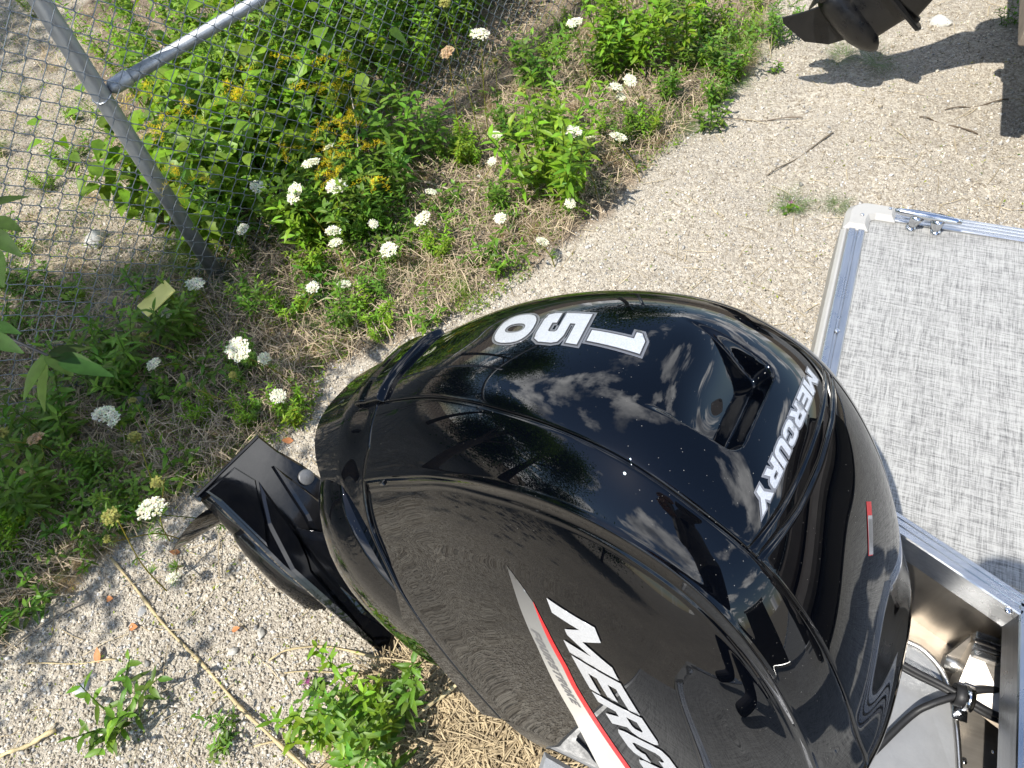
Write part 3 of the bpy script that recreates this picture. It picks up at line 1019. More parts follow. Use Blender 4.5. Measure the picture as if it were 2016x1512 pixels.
def decal(name, groups, place, bvh, ndir, mat, parent, lift=.0005, step=.004, label=None):
    """groups: list of even-odd contour sets in metres on the decal sheet; place maps sheet (n,2) to local points"""
    AV = []; AF = []; nb = 0
    for conts in groups:
        pts = []; edges = []
        for c in conts:
            c = np.array(c, float); base = len(pts); dens = []
            for i in range(len(c)):
                a, b = c[i], c[(i + 1) % len(c)]; k = max(1, int(np.ceil(np.linalg.norm(b - a) / step)))
                for t in range(k): dens.append(a + (b - a) * t / k)
            pts += dens
            edges += [(base + i, base + (i + 1) % len(dens)) for i in range(len(dens))]
        P = np.array(pts); lo, hi = P.min(0), P.max(0)
        gx_, gy_ = np.meshgrid(np.arange(lo[0], hi[0], step), np.arange(lo[1], hi[1], step))
        G = np.stack([gx_.ravel() + step * .31, gy_.ravel() + step * .27], 1)
        if len(G):
            G = G[inside(G, conts)]
            if len(G):
                dmin = np.sqrt(((G[:, None] - P[None]) ** 2).sum(-1)).min(1); G = G[dmin > step * .45]
        allp = np.vstack([P, G]) if len(G) else P
        res = delaunay_2d_cdt([Vector((float(x), float(y))) for x, y in allp], edges, [], 0, 1e-7)
        v2 = np.array([(q.x, q.y) for q in res[0]]); f2 = np.array([tuple(q) for q in res[2]])
        cen = v2[f2].mean(1); f2 = f2[inside(cen, conts)]
        AV.append(v2); AF.append(f2 + nb); nb += len(v2)
    v2 = np.vstack(AV); f2 = np.vstack(AF)
    L3 = place(v2); out = []
    nd = Vector(ndir).normalized()
    for q in L3:
        q = Vector(q); hit = bvh.ray_cast(q + nd * .12, -nd, .4)
        if hit[0] is None:
            hit = bvh.find_nearest(q)
        nn = hit[1]
        if nn.dot(nd) < 0: nn = -nn
        out.append(hit[0] + nn * lift)
    V = np.array([tuple(q) for q in out])
    # face outwards
    a = V[f2[0]]; nn = np.cross(a[1] - a[0], a[2] - a[0])
    if nn @ np.array(nd) < 0: f2 = f2[:, ::-1]
    o = link(name, V, f2, mat, parent, True)
    if label: o['label'] = label
    return o


def word(txt, h, track=.10, slant=0.0, wid=1.0, x0=0.0):
    out = []; x = x0
    for ch in txt:
        w, cs = GL[ch]
        out.append([np.stack([(x + np.array(c)[:, 0] * wid + slant * np.array(c)[:, 1]) * h, np.array(c)[:, 1] * h], 1) for c in cs])
        x += (w * wid + track)
    return out, x * h


# "150" stacked down the back of the hood; sheet up = forward along the profile
def place_top(p):   # p[:,0] = across (to starboard), p[:,1] = up the profile in metres of s
    s_ = (p[:, 1] + .14 * p[:, 0]) / LTOT; y = -p[:, 0]
    u = y / .235
    return S(s_, u)


groups = []; outl = []; outd = []
for ch, s_lo, s_hi, wd_, cy in (('1', .3165, .3570, .026, .000), ('5', .2715, .3105, .053, .003), ('0', .2290, .2655, .058, .002)):
    w, cs = GL[ch]; hh_ = (s_hi - s_lo) * LTOT; g1 = []
    for c in cs:
        c = np.array(c, float)
        g1.append(np.stack([(c[:, 0] / w - .5) * wd_ - cy, s_lo * LTOT + c[:, 1] * hh_], 1))
    groups.append(g1)
    outl.append([offset(g1[0], .0042)] + [offset(c, -.0034) for c in g1[1:]])
    outd.append([offset(g1[0], .0016)] + [offset(c, -.0012) for c in g1[1:]])
nd_top = (-.72, 0, .69)
decal('number_outline', outl, place_top, bv['top'], nd_top, GREYF, TOPP, lift=.0004)
decal('number_border', outd, place_top, bv['top'], nd_top, DARKP, TOPP, lift=.0007)
decal('number_decal', groups, place_top, bv['top'], nd_top, SILVER, TOPP, lift=.0010, label='silver number 150 stacked down the back of the hood')

# MERCURY across the forward edge of the hood
gw, tw = word('MERCURY', .0165, .09, .16, .93)
def place_front(p):
    # follows the forward edge: x along (port to starboard), y forward
    t = p[:, 0] / tw; y = .072 - .146 * t
    return S((.4662 - .001 * np.sin(t * 3.14)) + p[:, 1] / LTOT, y / .235)
bar = [[offset(c, .0017 if i == 0 else -.0010) for i, c in enumerate(g1)] for g1 in gw]
decal('name_outline', bar, place_front, bv['top'], (-.35, 0, .94), GREYF, TOPP, lift=.0004, step=.003)
decal('name_decal', gw, place_front, bv['top'], (-.35, 0, .94), SILVER, TOPP, lift=.0008, label='silver maker name MERCURY across the hood')

# starboard side: big MERCURY, silver swoosh with red stripe and small FOURSTROKE
HS = .055
gs, ts = word('MERCURY', HS, .075, .46, 1.09)
ax_ = np.array([.285 - .111, -.174 + .140]); ax_ /= np.linalg.norm(ax_); az_ = np.array([-ax_[1], ax_[0]])
ks = 1.0
def place_side(p):
    q = np.array([.111, -.141]) + p[:, :1] * ks * ax_ + p[:, 1:] * az_ * .98
    return np.stack([q[:, 0], np.full(len(p), -.24), q[:, 1]], 1)
decal('side_name_decal', gs, place_side, bv['side'], (0, -1, .12), SILVER, SDP, lift=.0012, label='large silver MERCURY along the starboard side')
def place_xz(p): return np.stack([p[:, 0], np.full(len(p), -.24), p[:, 1]], 1)
sw = [[np.array([(.074, -.185), (.096, -.176), (.117, -.1695), (.15, -.177), (.177, -.183), (.201, -.188), (.231, -.198), (.292, -.212), (.367, -.228), (.46, -.250), (.46, -.312), (.39, -.289), (.293, -.249), (.230, -.231), (.175, -.212), (.124, -.200)])]]
decal('swoosh_decal', sw, place_xz, bv['side'], (0, -1, .12), SWOOSH, SDP, lift=.0004, label='silver swoosh fading to a dark point')
rd = [[np.array([(.116, -.1685), (.150, -.1700), (.177, -.1745), (.201, -.1790), (.231, -.1885), (.292, -.2020), (.367, -.2180), (.46, -.2390), (.46, -.2500), (.367, -.2280), (.292, -.2120), (.231, -.1980), (.201, -.1880), (.177, -.1830), (.15, -.1770), (.117, -.1695)])]]
decal('stripe_decal', rd, place_xz, bv['side'], (0, -1, .12), RED, SDP, lift=.0006, label='thin red stripe above the swoosh')
gf_, tf_ = word('FOURSTROKE', .0125, .16, .35, .9)
a2 = np.array([.227 - .159, -.2165 + .2025]); a2 /= np.linalg.norm(a2); b2 = np.array([-a2[1], a2[0]])
def place_four(p):
    q = np.array([.150, -.2020]) + p[:, :1] * a2 * 1.0 + p[:, 1:] * b2
    return np.stack([q[:, 0], np.full(len(p), -.24), q[:, 1]], 1)
decal('small_name_decal', gf_, place_four, bv['side'], (0, -1, .12), GREYF, SDP, lift=.0009, step=.002)
# warning label on the front panel
def place_lab(p):
    t, w = p[:, 0] / .052, p[:, 1] / .032
    return S(.565 + .026 * t + .007 * w, (.024 - .030 * t + .007 * w) / .235)
def rect(x0, y0, x1, y1): return [np.array([(x0, y0), (x1, y0), (x1, y1), (x0, y1)])]
decal('warning_label', [rect(0, 0, .052, .032)], place_lab, bv['front'], (.4, 0, .92), RED, FRP, lift=.0004)
decal('label_paper', [rect(.0135, .0012, .051, .0308)], place_lab, bv['front'], (.4, 0, .92), PAPER, FRP, lift=.0008)
decal('label_lines', [rect(.017 + .0, y, .048 - (i % 3) * .004, y + .0011) for i, y in enumerate(np.arange(.004, .029, .0032))], place_lab, bv['front'], (.4, 0, .92), DARKP, FRP, lift=.0011)

# ------------------------------------------------------------------ second outboard on the neighbouring boat
def frame(yaw, tilt, origin, sc=1.0):
    b = math.radians(yaw); a = math.radians(tilt)
    f = np.array([math.cos(b), math.sin(b), 0]); xe = f * math.cos(a) - np.array([0, 0, 1]) * math.sin(a)
    ze = f * math.sin(a) + np.array([0, 0, 1]) * math.cos(a); ye = np.cross(ze, xe)
    return Matrix([[xe[i] * sc, ye[i] * sc, ze[i] * sc, origin[i]] for i in range(3)] + [[0, 0, 0, 1]]), xe, ye, ze


r2 = RW @ cray((1622, -30)); hub = CAMP + r2 * (2.95 / r2[1])
SC2 = .70
_, xe2, ye2, ze2 = frame(12, 44, (0, 0, 0), SC2)
org = hub - (xe2 * 0.0 + ze2 * (-1.55)) * SC2
M2, _, _, _ = frame(12, 44, org, SC2)
ENG2 = empty('outboard_motor', mat=M2)
tag(ENG2, 'older weathered black outboard tilted up at the top right, skeg and propeller showing', 'outboard motor')
lower_unit(ENG2, OLDBLACK, OLDBLACK, OLDBLACK, 2.2)
for nm in ('top_panel', 'front_panel', 'side_panel', 'side_panel.001', 'lower_cowl', 'inner_shell'):
    src = bpy.data.objects[nm]; c = src.copy(); COL.objects.link(c); c.parent = ENG2
    c.name = nm.split('.')[0]

# ------------------------------------------------------------------ the pontoon boat
DZ = .75
def D(px, py, z=DZ): return gp(px, py, z)
BOAT = empty('pontoon_boat', (0.5, .14, 0))
tag(BOAT, 'pontoon boat deck with woven grey flooring and aluminium trim, right of the motor', 'boat')
def bobj(f, *a, **k):
    o = f(*a, **k); o.parent = BOAT; o.matrix_parent_inverse = Matrix.Translation((-.5, -.14, 0)); return o

xa = .107; yc = .355; yp = 1.415; ys = 2 * yc - yp       # aft edge, centre line, sides
nA = (.289, .628); nB = (.452, .556); xw = .452
def mir(p): return (p[0], 2 * yc - p[1])
nR = (xa, .628 + (.289 - xa) * .43)                     # notch meets the aft edge
poly = [(xa + .02, yp - .02), nR, nA, nB, mir(nB), mir(nA), mir(nR), (xa + .02, ys + .02), (6.0, ys + .02), (6.0, yp - .02)]
bobj(prism, 'deck_floor', [(p[0] + (.0), p[1]) for p in poly], DZ - .03, DZ, VINYL, None, bev=.003)
# rails: aluminium edge extrusions with ribs
def rail(name, a, b, w, z, th, mat, ribs=3, inward=1):
    a = np.array(a, float); b = np.array(b, float); d = b - a; L_ = np.linalg.norm(d); d /= L_; n = np.array([-d[1], d[0]]) * inward; a = a - n * .0035; b = b - n * .0035
    prof = []
    # profile across the width: ribbed top
    xs = [0, .0, .06]
    pts = [(-.0, z - th), (0, z - .002), (.002, z)]
    for i in range(ribs):
        c = w * (i + 1) / (ribs + 1)
        pts += [(c - .0035, z), (c - .002, z - .0022), (c + .002, z - .0022), (c + .0035, z)]
    pts += [(w - .002, z), (w, z - .002), (w, z - th)]
    V = []; m = len(pts)
    for q in (a, b):
        for o_, zz in pts: V.append((q[0] + n[0] * o_, q[1] + n[1] * o_, zz))
    F = [(i, i + 1, m + i + 1, m + i) for i in range(m - 1)] + [tuple(range(m)), tuple(range(2 * m - 1, m - 1, -1))]
    o = link(name, V, F, mat)
    import bmesh
    bm = bmesh.new(); bm.from_mesh(o.data); bmesh.ops.recalc_face_normals(bm, faces=bm.faces); bm.to_mesh(o.data); bm.free()
    o.parent = BOAT; o.matrix_parent_inverse = Matrix.Translation((-.5, -.14, 0))
    return o
ZR = DZ + .006
rail('side_rail', (xa + .085, yp), (6.0, yp), .040, ZR, .05, ALUX, 3, -1)
rail('aft_rail', (xa + .002, yp - .075), (xa + .002, nR[1]), .034, ZR, .07, ALUY, 1, 1)
rail('notch_rail', nR, nB, .034, ZR, .06, ALUX, 2, 1)
rail('well_rail', (nB[0], nB[1] + .02), (mir(nB)[0], mir(nB)[1] - .02), .045, ZR, .06, ALUY, 3, 1)
rail('notch_rail', mir(nB), mir(nR), .034, ZR, .06, ALUX, 2, 1)
rail('aft_rail', (xa + .002, 2 * yc - nR[1]), (xa + .002, ys + .075), .034, ZR, .07, ALUY, 1, 1)
rail('side_rail', (6.0, ys), (xa + .085, ys), .040, ZR, .05, ALUX, 3, -1)
# aluminium boarding step carried aft on the starboard side of the well
bobj(prism, 'boarding_step', [(-.150, .122), (xa - .002, .095), (xa - .002, -.55), (-.150, -.55)], DZ - .045, DZ - .004, PAN, None, bev=.006)
bobj(box, 'step_tread', (-.025, -.235, DZ + .0005), (.22, .58, .005), VINYL, bev=.001)
# beige fascia below the aft rail
bobj(box, 'fascia', (xa - .008, (yp - .08 + nR[1]) / 2, DZ - .045), (.016, yp - .08 - nR[1], .10), BEIGE, bev=.006)
bobj(box, 'fascia', (xa - .008, 2 * yc - (yp - .08 + nR[1]) / 2, DZ - .045), (.016, yp - .08 - nR[1], .10), BEIGE, bev=.006)
# moulded corner caps
def corner(sy):
    outer = []; inner = []
    R_ = .045
    c0 = (xa - .014 + R_, yp + .006 - R_)
    outer = [(xa - .014, yp - .085)] + [(c0[0] - R_ * math.cos(t), c0[1] + R_ * math.sin(t)) for t in np.linspace(0, math.pi / 2, 9)] + [(xa + .088, yp + .006)]
    inner = [(xa + .088, yp - .042), (xa + .048, yp - .042), (xa + .040, yp - .046), (xa + .038, yp - .054), (xa + .038, yp - .085)]
    P_ = outer + inner
    if sy < 0: P_ = [mir(p) for p in P_]
    o = prism('corner_cap', P_, DZ - .085, DZ + .014, BEIGE, None, bev=.010)
    o.parent = BOAT; o.matrix_parent_inverse = Matrix.Translation((-.5, -.14, 0))
corner(1); corner(-1)
def screw(x, y, z, r=.0055):
    V = []; n = 12
    for zz, rr in ((0, r), (.0012, r), (.0028, r * .6), (.0029, .0001)):
        for j in range(n): V.append((x + rr * math.cos(j * 6.2832 / n), y + rr * math.sin(j * 6.2832 / n), z + zz))
    o = link('screw', V, gridfaces(4, n, True), CHROME, None, True); o.parent = BOAT; o.matrix_parent_inverse = Matrix.Translation((-.5, -.14, 0))
for px, py in ((1648, 651), (1885, 434), (1985, 1202)):
    q = D(px, py, ZR); screw(q[0], q[1], ZR)
for px, py in ((1698, 423), (1753, 411)):
    q = D(px, py, DZ + .014); screw(q[0], q[1], DZ + .014, .004)
for x in np.arange(.55, 5.8, .45): screw(x, ys + .02, ZR)
# mooring cleat
def cleat():
    ce = empty('cleat'); ce.parent = BOAT; ce.matrix_parent_inverse = Matrix.Translation((-.5, -.14, 0))
    a = D(1762, 414, DZ + .042); b = D(1894, 438, DZ + .042); m_ = (a + b) / 2; d = (b - a) / np.linalg.norm(b - a); nrm_ = np.array([-d[1], d[0], 0])
    pts = [a + (b - a) * t for t in np.linspace(0, 1, 13)]
    rr = [.0045 + .0050 * math.sin(math.pi * t) ** .6 for t in np.linspace(0, 1, 13)]
    V, F = tube(pts, rr, 10); V = np.array(V); link('cleat_bar', V, F, CHROME, ce, True)
    for t in (.36, .66):
        top = a + (b - a) * t + np.array([0, 0, -.002]); f1 = D(*((1792, 450) if t < .5 else (1841, 458)), z=DZ)
        f1 = np.array([f1[0], f1[1], DZ])
        pts = catmull([top, top * .5 + f1 * .5 + np.array([0, 0, .001]), f1 + np.array([0, 0, .004])], 5)
        V, F = tube(pts, np.linspace(.0165, .006, len(pts)), 10); link('cleat_leg', V, F, CHROME, ce, True)
        V = []
        for zz, rq in ((0, .011), (.004, .011), (.006, .008), (.009, .005), (.0095, .0001)):
            for j in range(14): V.append((f1[0] + rq * math.cos(j * 6.2832 / 14), f1[1] + rq * math.sin(j * 6.2832 / 14), DZ + zz))
        link('cleat_foot', V, gridfaces(5, 14, True), CHROME, ce, True)
cleat()
# motor well walls, transom, pod
def wall(name, a, b, z0, z1, th, mat):
    a = np.array(a, float); b = np.array(b, float); d = (b - a) / np.linalg.norm(b - a); n = np.array([-d[1], d[0]]) * th
    return bobj(prism, name, [tuple(a), tuple(b), tuple(b + n), tuple(a + n)], z0, z1, mat, None, bev=.001)
wall('well_side', (nR[0] + .02, nR[1] + .02), (nB[0] + .02, nB[1] + .012), .38, DZ - .036, .006, ALUS)
wall('well_side', mir((nB[0] + .02, nB[1] + .012)), mir((nR[0] + .02, nR[1] + .02)), .38, DZ - .036, .006, ALUS)
wall('transom', (.60, -.02), (.60, .70), .30, DZ - .036, .02, ALUS)
# sloping pod deck, grey pan with a rolled rim, extruded bracket
def quad(name, pts, mat, th=.004):
    P_ = np.array(pts, float); n = np.cross(P_[1] - P_[0], P_[2] - P_[0]); n /= np.linalg.norm(n)
    if n[2] < 0: n = -n
    m = len(P_); V = np.vstack([P_, P_ - n * th]); F = [tuple(range(m)), tuple(range(2 * m - 1, m - 1, -1))] + [(i, (i + 1) % m, m + (i + 1) % m, m + i) for i in range(m)]
    o = link(name, V, F, mat); o.parent = BOAT; o.matrix_parent_inverse = Matrix.Translation((-.5, -.14, 0)); return o
zp1 = .50
quad('pod_deck', [(-.02, .62, .46), (.60, .66, .50), (.60, .02, .50), (-.02, .06, .46)], ALUS)
rim = [D(1780, 1262, .555), D(1815, 1280, .56), D(1850, 1318, .56), D(1871, 1370, .56), D(1881, 1430, .56), D(1887, 1512, .56), D(1890, 1620, .56)]
rimc = catmull(rim, 6)
pan = [tuple(q) for q in rimc] + [tuple(q + np.array([-.26, .0, -.006])) for q in rimc[::-1]]
quad('splash_pan', pan, PAN, .003)
V, F = tube(rimc + np.array([0, 0, .003]), .005, 8); o = link('pan_rim', V, F, ALU, None, True); o.parent = BOAT; o.matrix_parent_inverse = Matrix.Translation((-.5, -.14, 0))
# extruded bracket block
zb = .62
bq = [D(1921, 1262, zb), D(1999, 1290, zb), D(1999, 1440, zb - .02), D(1884, 1352, zb - .03)]
quad('bracket_plate', bq, ALUS, .05)
e0, e1_ = D(1920, 1250, zb + .012), D(2000, 1278, zb + .012)
dv = (e1_ - e0) / np.linalg.norm(e1_ - e0); pn = np.array([dv[1], -dv[0], 0])
for k_, (off_, hh_, w_) in enumerate(((.0, .018, .012), (.017, .012, .007), (.030, .016, .010))):
    a_ = e0 + pn * off_; b_2 = e1_ + pn * off_
    cc_ = (a_ + b_2) / 2; L_ = np.linalg.norm(b_2 - a_)
    Rz = np.array([[dv[0], pn[0], 0], [dv[1], pn[1], 0], [0, 0, 1]])
    o = box('bracket_rib', (cc_[0], cc_[1], zb + hh_ / 2), (L_, w_, hh_), ALUX, None, Rz, .0015); o.parent = BOAT; o.matrix_parent_inverse = Matrix.Translation((-.5, -.14, 0))
V, F = tube([D(1858, 1300, .56), D(1900, 1318, .56)], .014, 14); o = link('hinge_tube', V, F, ALU, None, True); o.parent = BOAT; o.matrix_parent_inverse = Matrix.Translation((-.5, -.14, 0))
quad('gusset', [D(1862, 1292, .57), D(1912, 1252, .60), D(1904, 1300, .57), D(1880, 1320, .55)], ALUS, .006)
for (px, py) in ((1958, 1480), (1980, 1420), (1900, 1500), (1850, 1235)):
    q = D(px, py, .506); screw(q[0], q[1], .503, .004)
# pontoons and cross members below
def pont(y):
    x = np.array([.30, .31, .36, 1.0, 5.4, 5.8, 6.2]); r = np.array([.02, .22, .28, .30, .30, .22, .03])
    V, F = tube(np.stack([x, np.full(7, y), np.full(7, .36)], 1), r, 28); o = link('pontoon_tube', V, F, ALU, None, True); o.parent = BOAT; o.matrix_parent_inverse = Matrix.Translation((-.5, -.14, 0))
pont(1.02); pont(2 * yc - 1.02)
for x in np.arange(.65, 6, .6): bobj(box, 'cross_member', (x, yc, DZ - .052), (.05, 2.4, .04), ALU)
# seat and fence at the front of the aft deck (they show as reflections in the motor)
SEATD = simple('dark_grey_vinyl', (.035, .034, .033), .4, scale=12)
SEATL = simple('taupe_vinyl', (.20, .18, .165), .45, scale=12)
bobj(box, 'fence_panel', (1.36, yc + .42, DZ + .34), (.03, 1.5, .56), SEATD, bev=.01)
bobj(box, 'fence_panel', (1.36, yc - .93, DZ + .34), (.03, .5, .56), SEATD, bev=.01)
for z_ in (DZ + .05, DZ + .64):
    bobj(box, 'fence_rail', (1.36, yc + .42, z_), (.035, 1.56, .035), ALUY, bev=.006)
    bobj(box, 'fence_rail', (1.36, yc - .93, z_), (.035, .56, .035), ALUY, bev=.006)
def cushion(name, c, s_, mat, bev=.05): bobj(box, name, c, s_, mat, bev=bev)
cushion('lounge_seat', (1.14, yc + .42, DZ + .30), (.34, 1.30, .14), SEATL)
cushion('lounge_backrest', (1.28, yc + .42, DZ + .50), (.10, 1.30, .20), SEATL, .04)
cushion('lounge_backrest', (1.29, yc + .42, DZ + .72), (.12, 1.30, .18), SEATL, .05)
cushion('lounge_base', (1.15, yc + .42, DZ + .115), (.30, 1.26, .20), SEATD, .02)

# hoses held by a clamp
def hose(pts, r, label):
    P_ = catmull(pts, 8); V, F = tube(P_, r, 10); o = link('steering_hose', V, F, RUBBER, None, True)
    return tag(o, label, 'hose', 'black hoses in the motor well')
hose([D(1700, 1262, .60), D(1797, 1318, .60), D(1850, 1345, .60), D(1897, 1372, .602), D(1950, 1402, .60), D(2020, 1428, .58)], .0050, 'straight black hose from the motor through the clamp, upper of two')
hose([D(1700, 1500, .58), D(1790, 1412, .585), D(1835, 1386, .60), D(1897, 1367, .607), D(1940, 1358, .61), D(2020, 1361, .59)], .0056, 'ribbed black hose arching up from the splash pan through the clamp')
hose([D(1720, 1285, .59), D(1797, 1327, .59), D(1850, 1353, .59), D(1896, 1380, .592), D(1950, 1412, .59), D(2020, 1440, .57)], .0046, 'thinner black hose alongside the straight hose, leaving the clamp lowest')
CL = empty('hose_clamp'); tag(CL, 'steel clamp with rubber lining round the black hoses', 'clamp')
cc = D(1899, 1373, .605); t = np.linspace(0, 2 * math.pi, 25)
hd = D(1950, 1390, .60) - D(1850, 1355, .60); hd[2] = 0; hd /= np.linalg.norm(hd); sd = np.array([-hd[1], hd[0], 0])
for nm_, rr_, w_, mt_ in (('clamp_band', .0205, .012, CHROME), ('rubber_liner', .0175, .020, RUBBER)):
    V = []
    for w0, r0 in ((-1, rr_ - .003), (-1, rr_), (1, rr_), (1, rr_ - .003)):
        for a_ in t[:-1]: V.append(cc + hd * (w0 * w_ / 2 - (.006 if nm_ == 'rubber_liner' else -.004)) + sd * math.cos(a_) * r0 + np.array([0, 0, 1]) * math.sin(a_) * r0)
    V = np.array(V); F = gridfaces(4, 24, True).tolist() + [[3 * 24 + j, 3 * 24 + (j + 1) % 24, (j + 1) % 24, j] for j in range(24)]
    link(nm_, V, F, mt_, CL, True)
q = D(1890, 1400, .585); V, F = boxv(q, (.022, .030, .003), None, .001); link('clamp_tab', V, F, CHROME, CL)
V, F = tube([q + np.array([0, 0, .001]), q + np.array([0, 0, .006])], .006, 6); link('bolt', V, F, CHROME, CL)
V, F = tube([q - np.array([0, 0, .09]), q], .004, 6); link('clamp_post', V, F, ALU, CL)

# stern block of the neighbouring boat
B2 = empty('pontoon_boat', (1, 3.3, 0)); tag(B2, 'neighbouring boat whose weathered transom edge enters at the top right corner', 'boat')
WOOD = simple('weathered_board', (.20, .165, .13), .7, scale=18, var=.25, bumpd=.001)
q0 = gp(2002, 92, .52); xb, yb = q0[0], q0[1]
def b2(f, *a, **k):
    o = f(*a, **k); o.parent = B2; o.matrix_parent_inverse = Matrix.Translation((-1, -3.3, 0)); return o
b2(box, 'transom_board', (xb + .035, yb + .75, .64), (.07, 1.5, .24), WOOD, bev=.006)
b2(box, 'deck', (xb + 2.5, yb + 1.18, .75), (4.9, 2.45, .04), VINYL, bev=.01)
b2(box, 'edge_trim', (xb + .02, yb + .75, .79), (.05, 1.5, .03), ALUY, bev=.004)
for y_ in (yb + .25, yb + 2.1):
    V, F = tube([(xb + .25, y_, .36), (xb + .3, y_, .36), (xb + 5, y_, .36)], [.05, .29, .29], 24); b2(link, 'pontoon_tube', V, F, ALU, None, True)
for k_, (oy, oz, s_) in enumerate(((.30, .70, .035), (.36, .66, .04), (.44, .70, .035), (.40, .60, .035))):
    b2(box, 'bracket', (xb - .02, yb + oy, oz), (.06, s_, s_ * 1.6), OLDBLACK, bev=.008)
V, F = tube([(xb - .03, yb + .20, .70), (xb + .0, yb + .21, .70)], .007, 8); b2(link, 'bolt', V, F, CHROME, None, True)

# ------------------------------------------------------------------ chain link fence
FEN = empty('chain_link_fence', (FBASE[0], FBASE[1], 0))
tag(FEN, 'galvanised chain link fence with a slanting steel post, upper left', 'fence')
def fpt(k, z, off=0.0): return np.array([FDIR[0] * k + FNRM[0] * off, FDIR[1] * k + FNRM[1] * off, z])
pd = .0370; K0, K1, ZT = -1.35, 4.9, 1.86
mb = MB(); nseg = int(ZT / pd)
for i in range(int((K1 - K0) / pd)):
    ka = K0 + i * pd; pts = []
    for j in range(nseg + 1):
        side = (i + j) % 2
        kk = ka + side * pd; zz = .01 + j * pd
        wv_ = .012 * math.sin(kk * 2.1) * math.sin(zz * 2.6) + .006 * math.sin(kk * 5.3 + zz * 3)
        sgn_ = 1 if side else -1
        e_ = .10
        pts.append(fpt(kk - sgn_ * .0012, zz - pd * e_, .036 + wv_ + .0022)); pts.append(fpt(kk - sgn_ * .0012, zz + pd * e_, .036 + wv_ - .0022))
    P_ = np.array(pts); T_ = np.gradient(P_, axis=0); T_ /= np.linalg.norm(T_, axis=1)[:, None]
    nn_ = np.array([FNRM[0], FNRM[1], 0.]); b_3 = np.cross(T_, nn_); r0 = .00175
    ring_ = np.stack([P_ + nn_ * r0, P_ + b_3 * r0, P_ - nn_ * r0, P_ - b_3 * r0], 1)
    mb.add(ring_.reshape(-1, 3), gridfaces(len(P_), 4, True), (.3, .3, .3))
o = mb.build('wire_mesh', WIRE, FEN, True); o['kind'] = 'stuff'
def fpart(name, pts, r, mat, n=18):
    V, F = tube(pts, r, n); return link(name, V, F, mat, FEN, True)
fpart('post', [fpt(0, -.05), fpt(0, .6), fpt(.0, 1.2), fpt(0, 1.95)], .0285, GALV, 24)
fpart('post', [fpt(3.05, -.05), fpt(3.05, 1.95)], .0285, GALV, 24)
fpart('brace_rail', [fpt(.075, .81), fpt(1.5, .80), fpt(3.03, .80)], .0205, GALV, 20)
fpart('rail_cup', [fpt(.03, .81), fpt(.045, .81), fpt(.10, .81), fpt(.105, .81)], [.012, .0235, .0255, .022], GALV, 20)
fpart('top_rail', [fpt(K0, 1.87), fpt(K1, 1.87)], .0205, GALV, 16)
ty = [fpt(.030 * math.cos(a_), .80 + .004 * math.sin(2 * a_), .031 * math.sin(a_)) for a_ in np.linspace(-.6, 3.9, 16)]
fpart('wire_tie', ty, .0018, CHROME, 6)
for kz in ((.62, .80), (1.45, .80), (2.3, .80)):
    ty = [fpt(kz[0] + .002 * a_, kz[1] + .024 * math.sin(a_), .026 * math.cos(a_)) for a_ in np.linspace(-1.5, 3.6, 14)]
    fpart('wire_tie', ty + [fpt(kz[0] + .02, kz[1] - .06, .034)], .0016, WIRE, 6)

# ------------------------------------------------------------------ vegetation
def leafgeo(L, w, bend=.3, fold=.25, n=3, shape=1.0):
    """blade along +x, width y; returns verts and quads"""
    xs = np.linspace(0, 1, n + 1); V = []
    for x in xs:
        ww = w * math.sin(math.pi * min(1, (x * .92 + .06)) ** shape) * .5 if 0 < x < 1 else w * .05
        z = -bend * L * x * x
        V += [(x * L, -ww, z + fold * ww), (x * L, 0, z), (x * L, ww, z + fold * ww)]
    V = np.array(V); F = []
    for i in range(n):
        for j in (0, 1):
            F.append((i * 3 + j, i * 3 + j + 1, (i + 1) * 3 + j + 1, (i + 1) * 3 + j))
    return V, np.array(F)


def orient(V, az, el, roll=0.0, pos=(0, 0, 0)):
    cr_, sr = math.cos(roll), math.sin(roll)
    V = V @ np.array([[1, 0, 0], [0, cr_, -sr], [0, sr, cr_]]).T
    ce, se = math.cos(el), math.sin(el)
    V = V @ np.array([[ce, 0, -se], [0, 1, 0], [se, 0, ce]]).T
    ca, sa = math.cos(az), math.sin(az)
    V = V @ np.array([[ca, -sa, 0], [sa, ca, 0], [0, 0, 1]]).T
    return V + np.asarray(pos)


G_BRIGHT = np.array([.175, .300, .022]); G_MID = np.array([.105, .205, .022]); G_DEEP = np.array([.060, .125, .022]); G_YEL = np.array([.30, .30, .035]); G_BLUE = np.array([.105, .170, .050])
YELF = np.array([.80, .60, .012]); WHT = np.array([.78, .78, .70])


def cjit(c, s=.25): return np.clip(np.asarray(c) * (1 + rng.normal(0, s)) * (1 + rng.normal(0, .07, 3)), .005, .9)


def stem_pts(h, lean_az, lean, base=(0, 0, 0), n=6):
    t = np.linspace(0, 1, n)
    return np.stack([base[0] + lean * h * t ** 1.5 * math.cos(lean_az), base[1] + lean * h * t ** 1.5 * math.sin(lean_az), base[2] + h * t * (1 - .1 * lean)], 1)


def at_curve(P, t):
    i = min(int(t * (len(P) - 1)), len(P) - 2); f = t * (len(P) - 1) - i
    return P[i] * (1 - f) + P[i + 1] * f


